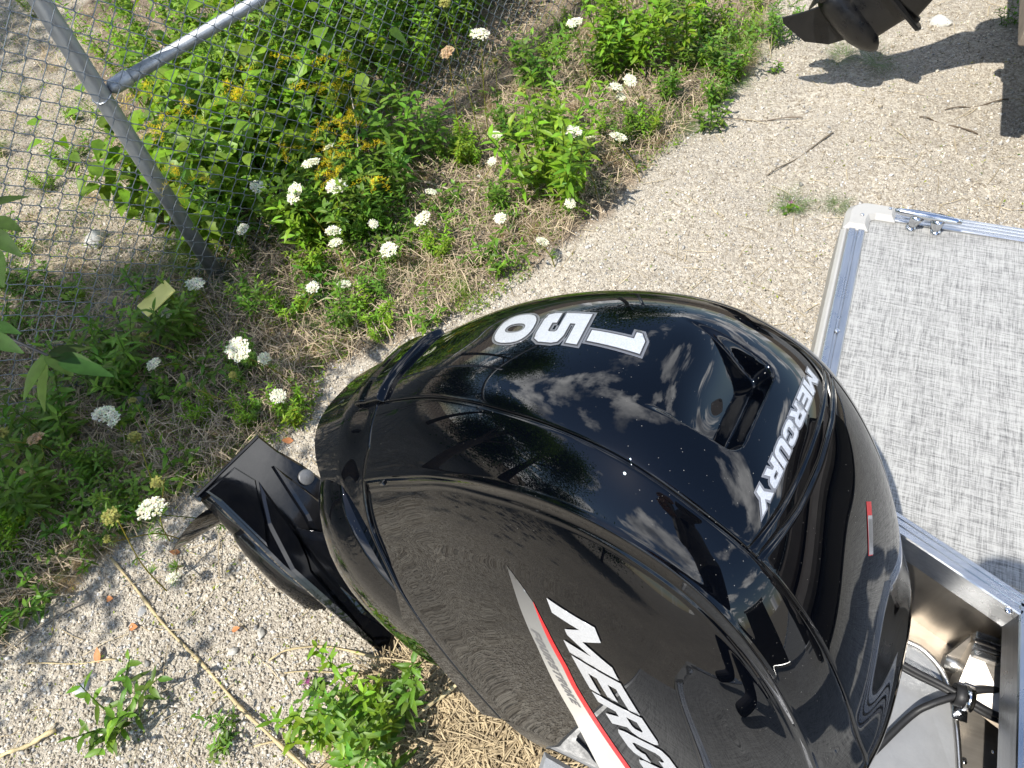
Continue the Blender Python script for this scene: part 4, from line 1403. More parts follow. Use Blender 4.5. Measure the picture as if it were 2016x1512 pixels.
def herb(mb, h=.35, nst=8, leaf=(.075, .016), spread=.09, col=G_MID, dens=26, plume=0.0, lean=.35, up=.5):
    """goldenrod / aster like clump: leafy upright stems that end in a rosette"""
    for s in range(nst):
        a = rng.uniform(0, 6.28); rr = spread * math.sqrt(rng.random())
        hh = h * rng.uniform(.65, 1.1)
        P = stem_pts(hh, a + rng.normal(0, .5), lean * rng.uniform(.3, 1.3), (rr * math.cos(a), rr * math.sin(a), 0))
        V, F = tube(P, np.linspace(.0025, .0012, len(P)), 3, False); mb.add(V, np.array(F), cjit(col * .8, .1))
        n = int(dens * rng.uniform(.8, 1.2)); az = rng.uniform(0, 6.28); cs = cjit(col, .16)
        for k in range(n):
            t = .12 + .88 * (k / n) ** .8; az += 2.4 + rng.normal(0, .2)
            L = leaf[0] * (1.15 - .55 * t) * rng.uniform(.7, 1.2)
            V, F = leafgeo(L, leaf[1] * rng.uniform(.8, 1.2), rng.uniform(.1, .5), .3, 3)
            V = orient(V, az, up * (t ** 2) + rng.uniform(-.15, .45), rng.normal(0, .3), at_curve(P, t))
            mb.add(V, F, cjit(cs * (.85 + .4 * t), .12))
        if plume and rng.random() < plume:
            top = P[-1]
            for b in range(5):
                a2_ = rng.uniform(0, 6.28); Lb = rng.uniform(.05, .10)
                for q in np.linspace(.1, 1, 38):
                    p = top + np.array([math.cos(a2_) * Lb * q, math.sin(a2_) * Lb * q, .05 * q - .06 * q * q]) + rng.normal(0, .0035, 3)
                    V, F = leafgeo(.010, .008, .2, .2, 1); mb.add(orient(V, rng.uniform(0, 6.28), rng.uniform(-.3, 1.2), 0, p), F, cjit(YELF, .15))


def broad(mb, h=.5, nst=5, leaf=.12, spread=.15, col=G_BRIGHT, dens=14, wr=.62, lean=.5):
    for s in range(nst):
        a = rng.uniform(0, 6.28); rr = spread * math.sqrt(rng.random()); hh = h * rng.uniform(.5, 1.1)
        P = stem_pts(hh, a, lean * rng.uniform(.3, 1.2), (rr * math.cos(a), rr * math.sin(a), 0))
        V, F = tube(P, np.linspace(.003, .0015, len(P)), 4, False); mb.add(V, np.array(F), cjit(col * .6, .1))
        for k in range(dens):
            t = .2 + .8 * k / dens; az = rng.uniform(0, 6.28)
            L = leaf * rng.uniform(.6, 1.2); V, F = leafgeo(L, L * wr, rng.uniform(.1, .45), rng.uniform(.1, .35), 5, .62)
            p0 = at_curve(P, t); pet = rng.uniform(.02, .06)
            p = p0 + np.array([math.cos(az) * pet, math.sin(az) * pet, .01])
            mb.add(orient(V, az, rng.uniform(-.5, .35), rng.normal(0, .3), p), F, cjit(col, .2))


def ferny(mb, n=14, r=.09, col=G_MID, up=.9, leaf=.014):
    """feathery carrot-like leaves"""
    for k in range(n):
        az = rng.uniform(0, 6.28); L = r * rng.uniform(.6, 1.2); el = rng.uniform(.1, up)
        for q in np.linspace(.15, 1, 8):
            p = np.array([math.cos(az) * math.cos(el) * L * q, math.sin(az) * math.cos(el) * L * q, math.sin(el) * L * q - .25 * L * q * q + .005])
            for sd_ in (-1, 1):
                ll = leaf * (1.2 - q) * 2 + .005
                V, F = leafgeo(ll, ll * .28, .2, .1, 1)
                mb.add(orient(V, az + sd_ * rng.uniform(.6, 1.1), el * .5, 0, p), F, cjit(col, .2))


def mesh_of(fn, name, mat=LEAF, **kw):
    mb = MB(); fn(mb, **kw); o = mb.build(name, mat, None, False); return o


def place(o, first, x, y, z=0.0, sc=1.0, rz=None):
    c = o if first else o.copy()
    if not first: COL.objects.link(c)
    c.location = (x, y, z); c.scale = (sc, sc, sc * rng.uniform(.9, 1.1)); c.rotation_euler = (0, 0, rng.uniform(0, 6.28) if rz is None else rz)
    return c


# prototypes built once, then copied
PROTO = {}
def proto(kind, nvar, name, fn, **kw):
    PROTO[kind] = [mesh_of(fn, name, **kw) for _ in range(nvar)]
    for o in PROTO[kind]: o['_used'] = 0
def put(kind, x, y, label, cat, group=None, sc=1.0, z=0.0):
    L_ = PROTO[kind]; o = L_[int(rng.integers(len(L_)))]
    first = o['_used'] == 0; c = place(o, first, x, y, z + ground_z(x, y), sc)
    o['_used'] = 1
    if not first and '_used' in c: c['_used'] = 1
    tag(c, label, cat, group)
    return c


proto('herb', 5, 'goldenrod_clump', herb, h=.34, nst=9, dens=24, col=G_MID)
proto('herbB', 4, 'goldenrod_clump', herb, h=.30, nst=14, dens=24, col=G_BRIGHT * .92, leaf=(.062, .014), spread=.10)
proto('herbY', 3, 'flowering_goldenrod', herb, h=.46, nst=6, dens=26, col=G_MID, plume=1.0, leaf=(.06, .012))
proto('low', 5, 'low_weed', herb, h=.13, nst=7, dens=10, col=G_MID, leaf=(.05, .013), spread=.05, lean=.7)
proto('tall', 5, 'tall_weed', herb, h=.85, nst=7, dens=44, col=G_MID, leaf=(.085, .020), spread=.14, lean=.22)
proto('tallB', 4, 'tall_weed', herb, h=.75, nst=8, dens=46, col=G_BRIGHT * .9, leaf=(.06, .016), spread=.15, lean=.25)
proto('broad', 5, 'broadleaf_vine', broad, h=.62, nst=7, leaf=.105, spread=.16, col=G_BRIGHT * .95, dens=13)
proto('fern', 5, 'feathery_weed', ferny, n=26, r=.12, col=G_BLUE * 1.15)
proto('fernB', 3, 'feathery_weed', ferny, n=60, r=.22, col=G_BRIGHT, up=1.4, leaf=.018)


def px_put(kind, px, py, label, cat, group=None, sc=1.0, h=0.0):
    """plant whose body is seen at this spot of the photo; h = height of what is seen there"""
    p = gp(px, py, h); return put(kind, p[0], p[1], label, cat, group, sc)


# near side clumps that can be told apart
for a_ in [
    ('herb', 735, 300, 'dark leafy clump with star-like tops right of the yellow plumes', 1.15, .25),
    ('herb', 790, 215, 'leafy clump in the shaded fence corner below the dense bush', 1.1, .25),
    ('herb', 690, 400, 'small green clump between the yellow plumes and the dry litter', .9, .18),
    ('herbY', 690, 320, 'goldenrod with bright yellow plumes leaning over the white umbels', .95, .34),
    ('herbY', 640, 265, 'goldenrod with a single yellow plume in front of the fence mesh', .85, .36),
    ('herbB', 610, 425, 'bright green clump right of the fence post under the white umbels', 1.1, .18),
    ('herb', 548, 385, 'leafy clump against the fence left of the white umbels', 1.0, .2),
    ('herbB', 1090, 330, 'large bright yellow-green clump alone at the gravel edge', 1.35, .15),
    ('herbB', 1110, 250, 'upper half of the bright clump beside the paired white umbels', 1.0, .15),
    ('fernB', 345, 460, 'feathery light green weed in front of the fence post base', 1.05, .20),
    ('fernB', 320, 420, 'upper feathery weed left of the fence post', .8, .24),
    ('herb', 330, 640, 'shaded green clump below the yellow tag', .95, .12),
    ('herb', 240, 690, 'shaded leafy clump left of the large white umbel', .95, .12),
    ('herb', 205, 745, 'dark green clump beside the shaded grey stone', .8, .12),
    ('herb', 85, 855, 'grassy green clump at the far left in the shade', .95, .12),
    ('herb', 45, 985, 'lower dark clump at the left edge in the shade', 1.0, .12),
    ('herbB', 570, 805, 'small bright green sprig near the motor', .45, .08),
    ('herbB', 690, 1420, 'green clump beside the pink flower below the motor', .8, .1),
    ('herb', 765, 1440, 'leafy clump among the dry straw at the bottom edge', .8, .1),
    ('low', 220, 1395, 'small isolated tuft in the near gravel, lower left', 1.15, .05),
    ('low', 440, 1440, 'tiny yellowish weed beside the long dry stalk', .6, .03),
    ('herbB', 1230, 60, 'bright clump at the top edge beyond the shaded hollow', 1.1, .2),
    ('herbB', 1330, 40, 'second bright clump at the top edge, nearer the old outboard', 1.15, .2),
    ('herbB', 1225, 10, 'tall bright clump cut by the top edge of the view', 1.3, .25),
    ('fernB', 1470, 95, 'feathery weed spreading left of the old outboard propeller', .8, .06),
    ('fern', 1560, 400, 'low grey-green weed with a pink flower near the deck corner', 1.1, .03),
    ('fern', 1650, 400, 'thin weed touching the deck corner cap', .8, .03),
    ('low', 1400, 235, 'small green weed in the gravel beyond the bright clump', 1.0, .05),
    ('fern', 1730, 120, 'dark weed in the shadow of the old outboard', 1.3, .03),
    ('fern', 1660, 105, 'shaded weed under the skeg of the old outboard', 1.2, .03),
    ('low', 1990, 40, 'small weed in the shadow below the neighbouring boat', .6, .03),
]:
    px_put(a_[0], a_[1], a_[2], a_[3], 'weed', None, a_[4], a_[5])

# dense growth beyond the fence
def behind(kind, k, off, label, cat, grp, sc):
    p = FBASE + FDIR * k - FNRM * off
    if kind == 'broad' and k > 3.3: kind = 'tall'
    put(kind, p[0], p[1], label, cat, grp, sc)
for k in np.arange(.12, .95, .15):
    for off in (.20, .40, .62):
        behind('broad', k + rng.normal(0, .04), off + rng.normal(0, .04), 'broad-leaved climbing plant directly behind the fence brace rail', 'vine', 'broad-leaved plants behind the fence', rng.uniform(.65, 1.0))
for k in np.arange(.55, 4.4, .19):
    for off in (.27, .46, .70, 1.0, 1.35):
        kd = ('tall', 'tallB')[int(rng.integers(2))] if k > .95 else ('tallB', 'broad')[int(rng.integers(2))]
        lb = {'tall': 'tall leafy weed in the thicket behind the fence', 'tallB': 'tall fine-leaved weed in the thicket behind the fence', 'broad': 'broad-leaved plant mixed into the thicket behind the fence', 'herbY': 'goldenrod with yellow plumes pressed against the back of the fence'}[kd]
        behind(kd, k + rng.normal(0, .06), off + rng.normal(0, .05), lb + (', left part' if k < 1.3 else ', middle' if k < 2.2 else ', right end') + (' by the mesh' if off < .5 else ''), 'weed', 'plants of the thicket behind the fence', rng.uniform(.75, 1.15))
for k, off in ((.24, .06), (.66, .14)):
    behind('herbY', k, off, 'goldenrod with orange-yellow plumes behind the fence beside the post', 'weed', 'yellow goldenrod behind the fence', 1.25)

# sparse weeds of the strip and of the gravel behind the fence
PP, _d = view_points(900, -60, 1600, -60, 1400)
iw = in_poly(PP[:, 0], PP[:, 1], Z_WEEDS); il = in_poly(PP[:, 0], PP[:, 1], Z_LEFT)
cnt = 0
def seen(x, y):
    c = RW.T @ (np.array([x, y, 0.0]) - CAMP); return 1008 + c[0] / -c[2] * FPX, 756 - c[1] / -c[2] * FPX
KW = {'low': 'low leafy weed', 'fern': 'feathery grey-green weed', 'herb': 'small upright green weed', 'herbB': 'small bright green weed', 'dry': 'withered tan weed'}
def where(px, py):
    if py > 1050: return 'at the shaded lower left corner'
    if py > 850: return 'in the shade left of the propeller'
    if px < 150: return 'in the shade under the sapling leaves'
    if py > 700: return 'in the shade around the bright lace-like umbel' if px > 350 else 'around the shaded grey-green stone'
    if px < 420 and py > 560: return 'below the yellow tag'
    if px < 620: return 'just right of the fence post base'
    if py > 560: return 'at the gravel edge nearest the motor'
    if px < 820: return 'below the umbels and yellow plumes' if py > 380 else 'at the fence foot beside the plumes'
    if px < 1000: return 'in the dry litter of the mid strip' if py > 300 else 'at the foot of the thicket'
    if px < 1200: return 'around the large bright clump' if py > 220 else 'in the shaded hollow by the fence end'
    return 'between bright clump and top edge clumps'
proto('dry', 4, 'withered_weed', ferny, n=30, r=.12, col=np.array([.34, .25, .14]), up=1.2, leaf=.012)
for (x, y), a1, a2_ in zip(PP, iw, il):
    if cnt > 296: break
    px_, py_ = seen(x, y)
    if a1 and rng.random() < .85:
        kd = ('low', 'fern', 'fern', 'dry', 'dry', 'herb', 'herbB', 'low')[int(rng.integers(8))]
        put(kd, x, y, KW[kd] + ' ' + where(px_, py_), 'weed', 'small weeds of the strip along the fence', rng.uniform(.6, 1.1) if kd in ('low', 'fern', 'dry') else rng.uniform(.3, .55)); cnt += 1
    elif a2_ and rng.random() < .6:
        kd = ('low', 'fern', 'dry', 'herbB')[int(rng.integers(4))]
        put(kd, x, y, KW[kd] + (' behind the fence mesh, above the sapling leaves' if py_ > 250 else ' behind the fence mesh at the top left'), 'weed', 'small weeds behind the fence', rng.uniform(.5, .9) if kd != 'herbB' else rng.uniform(.3, .5)); cnt += 1
for px, py, kd, sc_, lb in ((1400, 70, 'herbB', .8, 'bright sprig between the top edge clumps and the old propeller'), (1490, 45, 'fernB', .7, 'feathery light weed directly left of the old propeller'), (1430, 130, 'herb', .7, 'green sprig at the weed edge below the top clumps'), (1310, 175, 'herb', .6, 'small clump right of the touching pair of umbels'), (1270, 245, 'herbB', .5, 'bright sprig between the umbel pair and the bright clump'), (1180, 130, 'herb', .8, 'dark clump in the shaded hollow under the topmost umbel'), (1060, 150, 'herb', .9, 'dark clump at the fence foot in the hollow'), (1350, 230, 'fern', .9, 'feathery weed fading into the gravel'), (1010, 260, 'herb', .7, 'clump at the fence foot left of the bright clump'), (1540, 60, 'herb', .6, 'sprig under the old propeller'), (900, 300, 'herbB', .6, 'bright sprig in the litter below the fence corner'), (860, 480, 'herbB', .5, 'light sprig in the litter right of the nearest litter umbel'), (905, 560, 'fernB', .5, 'feathery light sprig at the gravel edge above the motor')):
    px_put(kd, px, py, lb, 'weed', None, sc_, .06)
for L_ in PROTO.values():
    for o in L_:
        if not o['_used']: bpy.data.objects.remove(o)
        else: del o['_used']
for o in bpy.data.objects:
    if '_used' in o: del o['_used']

# wild carrot: thin stem with a white umbel
def umbel_mesh(r=.032, closed=False, col=WHT, full=1.0):
    mb = MB(); n = int(38 * full)
    for k in range(n):
        if closed:
            a = rng.uniform(0, 6.28); q = math.sqrt(rng.random()); p = np.array([math.cos(a) * q * r * .5, math.sin(a) * q * r * .5, .012 * rng.random() + .01 * (1 - q)])
        else:
            q = math.sqrt((k + .5) / n); a = k * 2.4; p = np.array([math.cos(a) * q * r, math.sin(a) * q * r, .010 * (1 - q * q) + rng.normal(0, .001)])
        V, F = tube([(0, 0, -.028), p * .9], .0006, 3, False); mb.add(V, np.array(F), (.12, .19, .05))
        for m_ in range(11):
            d_ = rng.normal(0, .0025, 3); d_[2] *= .45
            V, F = leafgeo(.0062, .0062, 0, .2, 2); mb.add(orient(V, rng.uniform(0, 6.28), rng.uniform(-.3, .5), rng.normal(0, .4), p + d_), F, cjit(col, .06))
    for k in range(9):
        V, F = leafgeo(.03, .002, .3, 0, 2); mb.add(orient(V, k * .7, .1, 0, (0, 0, -.029)), F, cjit(G_MID, .1))
    me = mb.build('umbel', PETAL); me2 = me.data; bpy.data.objects.remove(me); return me2
UM_OPEN = [umbel_mesh(.032), umbel_mesh(.030, full=.8), umbel_mesh(.034, full=1.15)]
UM_DRY = [umbel_mesh(.026, col=np.array([.50, .36, .22]), full=.8)]
UM_BUD = [umbel_mesh(.026, True, np.array([.34, .34, .10]))]
def lace(px, py, h, kind, label, sc=1.0, lean=None, group=None):
    top = gp(px, py, h); rt = empty('wild_carrot', (0, 0, 0))
    lz = rng.uniform(0, 6.28) if lean is None else lean[0]; ll = rng.uniform(.03, .13) if lean is None else lean[1]
    bx_, by_ = top[0] - math.cos(lz) * ll, top[1] - math.sin(lz) * ll
    rt.location = (bx_, by_, 0)
    pts = catmull([(0, 0, 0), (math.cos(lz) * ll * .3, math.sin(lz) * ll * .3, h * .45), (math.cos(lz) * ll, math.sin(lz) * ll, h - .028 * sc)], 5)
    mb = MB(); V, F = tube(pts, np.linspace(.0023, .0014, len(pts)), 5, False); mb.add(V, np.array([f if len(f) == 4 else (*f, f[2]) for f in F]), cjit(G_YEL * .8, .15))
    for t_ in (.35, .6):
        p = at_curve(pts, t_); az = rng.uniform(0, 6.28)
        for q in range(7):
            V, F = leafgeo(.030, .004, .3, 0, 2); mb.add(orient(V, az + rng.normal(0, .7), rng.uniform(.2, .9), 0, p), F, cjit(G_MID, .2))
    mb.build('stem', LEAF, rt)
    me = {'o': UM_OPEN, 'd': UM_DRY, 'b': UM_BUD}[kind]
    u = bpy.data.objects.new('umbel', me[int(rng.integers(len(me)))]); COL.objects.link(u); u.parent = rt
    u.location = tuple(pts[-1] + np.array([0, 0, .028 * sc])); u.scale = (sc, sc, sc); u.rotation_euler = (rng.normal(0, .25), rng.normal(0, .25), rng.uniform(0, 6.28))
    tag(rt, label, 'wildflower', group or 'wild carrot flowers along the fence')
LL = 'white wild carrot umbel '
for a_ in [
    (945, 67, .50, 'o', LL + 'on a tall stem against the dark fence mesh, top centre', 1.05), (1131, 45, .34, 'o', LL + 'highest in the view, above the shaded hollow', 1.0),
    (881, 103, .46, 'd', 'brown dried wild carrot head left of the tall white umbel', 1.0), (876, 12, .6, 'b', 'closed wild carrot head cut by the top edge', 1.2),
    (1030, 181, .34, 'b', 'yellow closed wild carrot head on a straight stem above the bright clump', 1.1), (975, 122, .3, 'b', 'small tan seed head on a thin stem by the fence foot', .7),
    (1213, 172, .20, 'o', LL + 'left of a touching pair at the gravel edge, upper right', .9), (1240, 158, .22, 'o', LL + 'right of the touching pair at the gravel edge', .8), (1222, 190, .16, 'o', LL + 'smallest below the touching pair', .6),
    (1125, 260, .30, 'o', LL + 'on the right shoulder of the large bright clump', 1.1), (1160, 274, .27, 'o', LL + 'small one just right of the bright clump', .8), (1217, 270, .20, 'o', LL + 'alone right of the bright clump', .95),
    (975, 266, .2, 'o', LL + 'turned sideways left of the bright clump', .75), (969, 318, .12, 'o', LL + 'small, low in the litter left of the bright clump', .6),
    (832, 430, .16, 'o', LL + 'at the middle of the weed strip over dry litter', .95), (765, 492, .15, 'o', LL + 'nearest to the motor among the litter umbels', 1.0),
    (612, 322, .34, 'o', LL + 'bright, topmost of the cluster right of the fence post', 1.0), (580, 381, .32, 'o', LL + 'largest of the cluster right of the fence post', 1.15), (662, 368, .30, 'o', LL + 'broad one below the yellow plumes', 1.2),
    (648, 290, .34, 'o', LL + 'small one between the yellow plumes', .75), (656, 455, .20, 'o', LL + 'upper of two close together in mid strip', .9), (660, 478, .18, 'o', LL + 'lower of two close together in mid strip', .75),
    (478, 451, .22, 'o', LL + 'small one right of the post over the clump', .7), (508, 368, .26, 'o', LL + 'against the mesh just right of the post', .85),
    (470, 688, .28, 'o', LL + 'bright lace-like one in the shade below the yellow tag', 1.15), (520, 706, .18, 'o', LL + 'small one right of the bright lace-like one', .65),
    (298, 1002, .36, 'o', LL + 'nearest the camera, left of the propeller', 1.15), (312, 950, .26, 'b', 'pale green closing wild carrot head above the nearest white umbel', 1.0),
    (220, 1018, .36, 'b', 'yellow-green closed wild carrot head left of the nearest umbel', 1.2), (213, 1062, .28, 'b', 'small yellow bud on a thin stem left of the propeller', .6),
    (385, 560, .18, 'o', LL + 'dull one right beside the fence post base', 1.0), (324, 617, .14, 'o', LL + 'touching the yellow tag', .8),
    (616, 566, .18, 'o', LL + 'in the green weeds right of the post base', .75), (677, 560, .14, 'o', LL + 'pale one by the sunlit litter', .7), (735, 441, .14, 'o', LL + 'tiny one above the middle of the strip', .6),
    (848, 378, .12, 'o', LL + 'faint one in the dry litter', .7), (985, 430, .10, 'o', LL + 'faint one at the gravel edge above the motor', .75), (1068, 476, .10, 'o', LL + 'pale one on gravel above the motor', .7),
    (1122, 400, .12, 'o', LL + 'small one at the foot of the bright clump', .6), (205, 815, .16, 'o', LL + 'in deep shade, two heads grown together', 1.0), (225, 826, .15, 'o', LL + 'partner of the shaded double head', .8),
    (70, 864, .24, 'd', 'pale half-open wild carrot head over the left clump', .9), (52, 925, .2, 'd', 'greyish wild carrot head over the lower left clump', .85), (6, 858, .3, 'b', 'yellow closed head cut by the left edge', 1.2),
    (303, 717, .2, 'o', LL + 'small one in shaded green, left of centre', .75), (373, 758, .16, 'b', 'small green-white bud in the shade', .5), (262, 790, .2, 'b', 'yellow bud on a long thin stem beside the shaded stone', .65),
    (285, 663, .26, 'b', 'round bud on a leaning stem below the yellow tag', .75), (459, 740, .2, 'b', 'yellow bud right of the bright shaded umbel', .7), (547, 780, .14, 'o', LL + 'over the bright sprig near the motor', .8),
    (340, 1138, .1, 'o', LL + 'tiny one on the gravel left of the gearcase', .6), (716, 381, .16, 'b', 'green closed head standing in the mid strip', .9),
    (265, 865, .24, 'b', 'pair of yellow-green closed heads over the shaded litter', 1.1), (1265, 195, .14, 'b', 'tan bud right of the touching pair', .6), (458, 695, .18, 'b', 'round green bud beside the bright umbel', .6)]:
    lace(*a_[:5], sc=a_[5])

# pink flowers
def pink(px, py, label, sc=1.0):
    p = gp(px, py, .03); mb = MB()
    for k in range(40):
        a = rng.uniform(0, 6.28); e = rng.uniform(.2, 1.4); V, F = leafgeo(.016 * sc, .004 * sc, .1, .1, 1)
        mb.add(orient(V, a, e, 0, (0, 0, .05)), F, cjit((.50, .12, .42), .15))
    V, F = tube([(0, 0, 0), (0, 0, .05)], .0015, 4, False); mb.add(V, np.array(F), G_MID)
    for k in range(18):
        V, F = leafgeo(.025, .012, .3, .1, 2); mb.add(orient(V, rng.uniform(0, 6.28), rng.uniform(0, .6), 0, (rng.normal(0, .012), rng.normal(0, .012), rng.uniform(.005, .04))), F, cjit(G_MID, .2))
    o = mb.build('pink_clover', PETAL); o.location = (p[0], p[1], 0); tag(o, label, 'wildflower')
pink(612, 1348, 'pink clover flower on green leaves in the gravel below the motor', 1.1)
pink(1555, 408, 'pink flower in the grey-green weed near the deck corner', .7)
pink(1532, 130, 'small pink flower left of the old outboard skeg', .6)
pink(1441, 152, 'lone pink flower at the weed edge, upper right', .5)

# low ground cover, dry litter
def scatter_cover(n, zones, dens, name, label, colr, lsz=(.007, .020), el=(-.2, 1.1), px=(-60, 1650, -60, 1572), hmax=.035):
    P, _ = view_points(n, *px); m_ = np.zeros(len(P), bool)
    for z_, pr_ in zip(zones, dens):
        wx_ = P[:, 0] + .12 * wobble(P[:, 0], P[:, 1], 1.6, 3); wy_ = P[:, 1] + .12 * wobble(P[:, 0], P[:, 1], 1.9, 8)
        i_ = in_poly(wx_, wy_, z_) if z_ is not None else np.ones(len(P), bool)
        m_ |= i_ & (rng.random(len(P)) < pr_ * np.clip(.7 + .9 * wobble(P[:, 0], P[:, 1], 3.1, 2), .05, 1.4))
    P = P[m_]; n = len(P)
    L_ = rng.uniform(lsz[0], lsz[1], n); W_ = L_ * rng.uniform(.25, .5, n); az = rng.uniform(0, 6.28, n); e_ = rng.uniform(el[0], el[1], n)
    d = np.stack([np.cos(az) * np.cos(e_), np.sin(az) * np.cos(e_), np.sin(e_)], 1); sd_ = np.stack([-np.sin(az), np.cos(az), 0 * az], 1)
    c0_ = np.c_[P, ground_z(P[:, 0], P[:, 1]) + rng.uniform(.002, hmax, n)]
    V = np.stack([c0_, c0_ + d * (L_ * .5)[:, None] + sd_ * (W_ * .5)[:, None], c0_ + d * L_[:, None] - np.array([0, 0, .15]) * L_[:, None], c0_ + d * (L_ * .5)[:, None] - sd_ * (W_ * .5)[:, None]], 1).reshape(-1, 3)
    F = np.arange(n * 4).reshape(-1, 4)
    k = rng.random(n)[:, None]; c = np.array(colr[0]) * (1 - k) + np.array(colr[1]) * k; c *= rng.uniform(.7, 1.3, (n, 1))
    return tag(link(name, V, F, LEAF, None, False, np.repeat(c, 4, 0)), label, 'ground cover', kind='stuff')
scatter_cover(270000, [Z_WEEDS, Z_LEFT, Z_BEHIND], [.72, .5, .5], 'ground_cover', 'low green ground cover creeping through the weed strip', (G_MID * .8, G_BRIGHT * np.array([1.15, 1.0, 1.3])))
scatter_cover(70000, [Z_WEEDS, Z_LEFT], [.6, .35], 'dead_leaves', 'withered tan leaves and seed heads among the weeds', (np.array([.22, .14, .075]), np.array([.50, .41, .26])), (.006, .02))
scatter_cover(26000, [None], [.10], 'dead_leaves', 'tiny brown bark and leaf crumbs over the open gravel', (np.array([.10, .07, .045]), np.array([.34, .25, .15])), (.004, .012), px=(-60, 2076, -60, 1572))
scatter_cover(26000, [None], [.20], 'ground_cover', 'scattered tiny green seedlings over the open gravel', (G_MID, G_YEL), (.006, .016), px=(-60, 2076, -60, 1572))


def litter(n, zones, dens, name, label, Lr=(.02, .14), wr=(.0005, .0014), cols=((.30, .24, .15), (.52, .43, .28)), px=(-60, 1650, -60, 1572), zz=.02):
    P, _ = view_points(n, *px); m_ = np.zeros(len(P), bool)
    for z_, pr_ in zip(zones, dens):
        i_ = in_poly(P[:, 0] + .08 * wobble(P[:, 0], P[:, 1], 2, 6), P[:, 1], z_) if z_ is not None else np.ones(len(P), bool)
        m_ |= i_ & (rng.random(len(P)) < pr_)
    P = P[m_]; n = len(P); L_ = rng.uniform(*Lr, n); w = rng.uniform(*wr, n); az = rng.uniform(0, 6.28, n); cv = rng.normal(0, .07, n)
    Vs = []
    for t in (0, .5, 1):
        x = P[:, 0] + np.cos(az) * L_ * (t - .5) - np.sin(az) * cv * L_ * (t * (1 - t)) * 2
        y = P[:, 1] + np.sin(az) * L_ * (t - .5) + np.cos(az) * cv * L_ * (t * (1 - t)) * 2
        z = ground_z(P[:, 0], P[:, 1]) + .004 + rng.random(n) * zz * (1 if t != .5 else 1.4)
        for sx_ in (-1, 0, 1):
            Vs.append(np.stack([x - np.sin(az) * w * sx_, y + np.cos(az) * w * sx_, z + (w * .9 if sx_ == 0 else 0)], 1))
    V = np.stack(Vs, 1).reshape(-1, 3)
    q = np.array([(0, 1, 4, 3), (1, 2, 5, 4), (3, 4, 7, 6), (4, 5, 8, 7)])
    F = (q[None] + (np.arange(n) * 9)[:, None, None]).reshape(-1, 4)
    k = rng.random(n)[:, None]; c = np.array(cols[0]) * (1 - k) + np.array(cols[1]) * k
    return tag(link(name, V, F, STRAW, None, False, np.repeat(c, 9, 0)), label, 'dry litter', kind='stuff')
litter(80000, [Z_WEEDS, Z_BEHIND, Z_LEFT], [.62, .4, .3], 'dry_litter', 'dry grey-brown stalks and grass litter among the weeds', zz=.055, cols=((.20, .15, .10), (.62, .50, .34)))
litter(15000, [Z_STRAW], [.9], 'straw', 'pile of pale dry straw below the motor', (.04, .24), (.0006, .0022), ((.20, .15, .09), (.56, .45, .28)), zz=.04, px=(640, 1300, 1200, 1600))
litter(5000, [None], [.2], 'dry_litter', 'few loose dry stalks lying on the open gravel', (.03, .14), px=(-60, 2076, -60, 1572), zz=.006)

# long dry stalks lying on the gravel
def stalk(pxs, r, label, c=(.50, .40, .22), z=.012):
    P_ = catmull([gp(x, y, z) for x, y in pxs], 8); n = len(P_); P_[:, 2] = z + .006 * np.sin(np.linspace(0, 9, n))
    V, F = tube(P_, r * (1 + .25 * np.sin(np.linspace(0, 30, n))) * np.linspace(.75, 1.1, n), 7)
    o = link('dry_stalk', V, F, STRAW, None, True, np.tile(np.array(c), (len(V), 1))); return tag(o, label, 'stalk')
stalk([(218, 1098), (262, 1150), (325, 1232), (400, 1310), (470, 1390), (540, 1455), (610, 1520)], .0048, 'long thick pale stalk lying diagonally across the near gravel')
stalk([(0, 1490), (50, 1468), (110, 1438)], .006, 'flat straw-coloured blade at the lower left edge', (.58, .47, .26))
stalk([(500, 1470), (560, 1455), (640, 1430)], .003, 'thin stalk crossing the long diagonal one')
stalk([(55, 1306), (150, 1306), (230, 1298)], .0022, 'slim pale stem on gravel left of the long stalk')
stalk([(530, 1300), (570, 1280), (640, 1272), (720, 1290), (800, 1320)], .003, 'curved tan grass stem arching under the motor')
stalk([(560, 1325), (640, 1322), (740, 1335)], .0022, 'thin straight stem just below the curved tan one')
stalk([(720, 1290), (790, 1310), (900, 1380)], .005, 'thick pale reed emerging below the motor chaps', (.55, .44, .26), .03)
stalk([(815, 1415), (870, 1370), (920, 1335)], .005, 'upright-leaning pale reed crossing the straw pile', (.58, .48, .28), .06)
stalk([(1810, 230), (1850, 240), (1925, 265)], .003, 'crooked dark twig on gravel beyond the deck', (.12, .09, .06))
stalk([(1860, 216), (1920, 208), (1985, 196)], .0028, 'straight dark twig beside the boat shadow', (.13, .10, .07))
stalk([(1510, 345), (1570, 310), (1640, 262)], .0028, 'thin grey twig across the open gravel', (.17, .14, .10))
stalk([(1420, 235), (1490, 236), (1580, 232)], .0022, 'faint brown stem at the gravel edge', (.18, .14, .10))
stalk([(0, 1290), (90, 1225), (180, 1180)], .0032, 'grey weathered stalk in the shade at the far left', (.28, .24, .19))
stalk([(180, 985), (250, 1010), (300, 1040)], .003, 'dark stalk in the shaded litter', (.2, .17, .13))
stalk([(230, 650), (290, 610), (360, 575)], .003, 'bleached stem under the yellow tag', (.36, .32, .25))
stalk([(700, 300), (800, 345), (900, 380)], .003, 'bleached stick lying in the litter below the fence corner', (.42, .36, .28), .03)
stalk([(690, 180), (700, 235), (705, 290)], .003, 'standing pale dead stem before the mesh', (.5, .45, .38), .25)

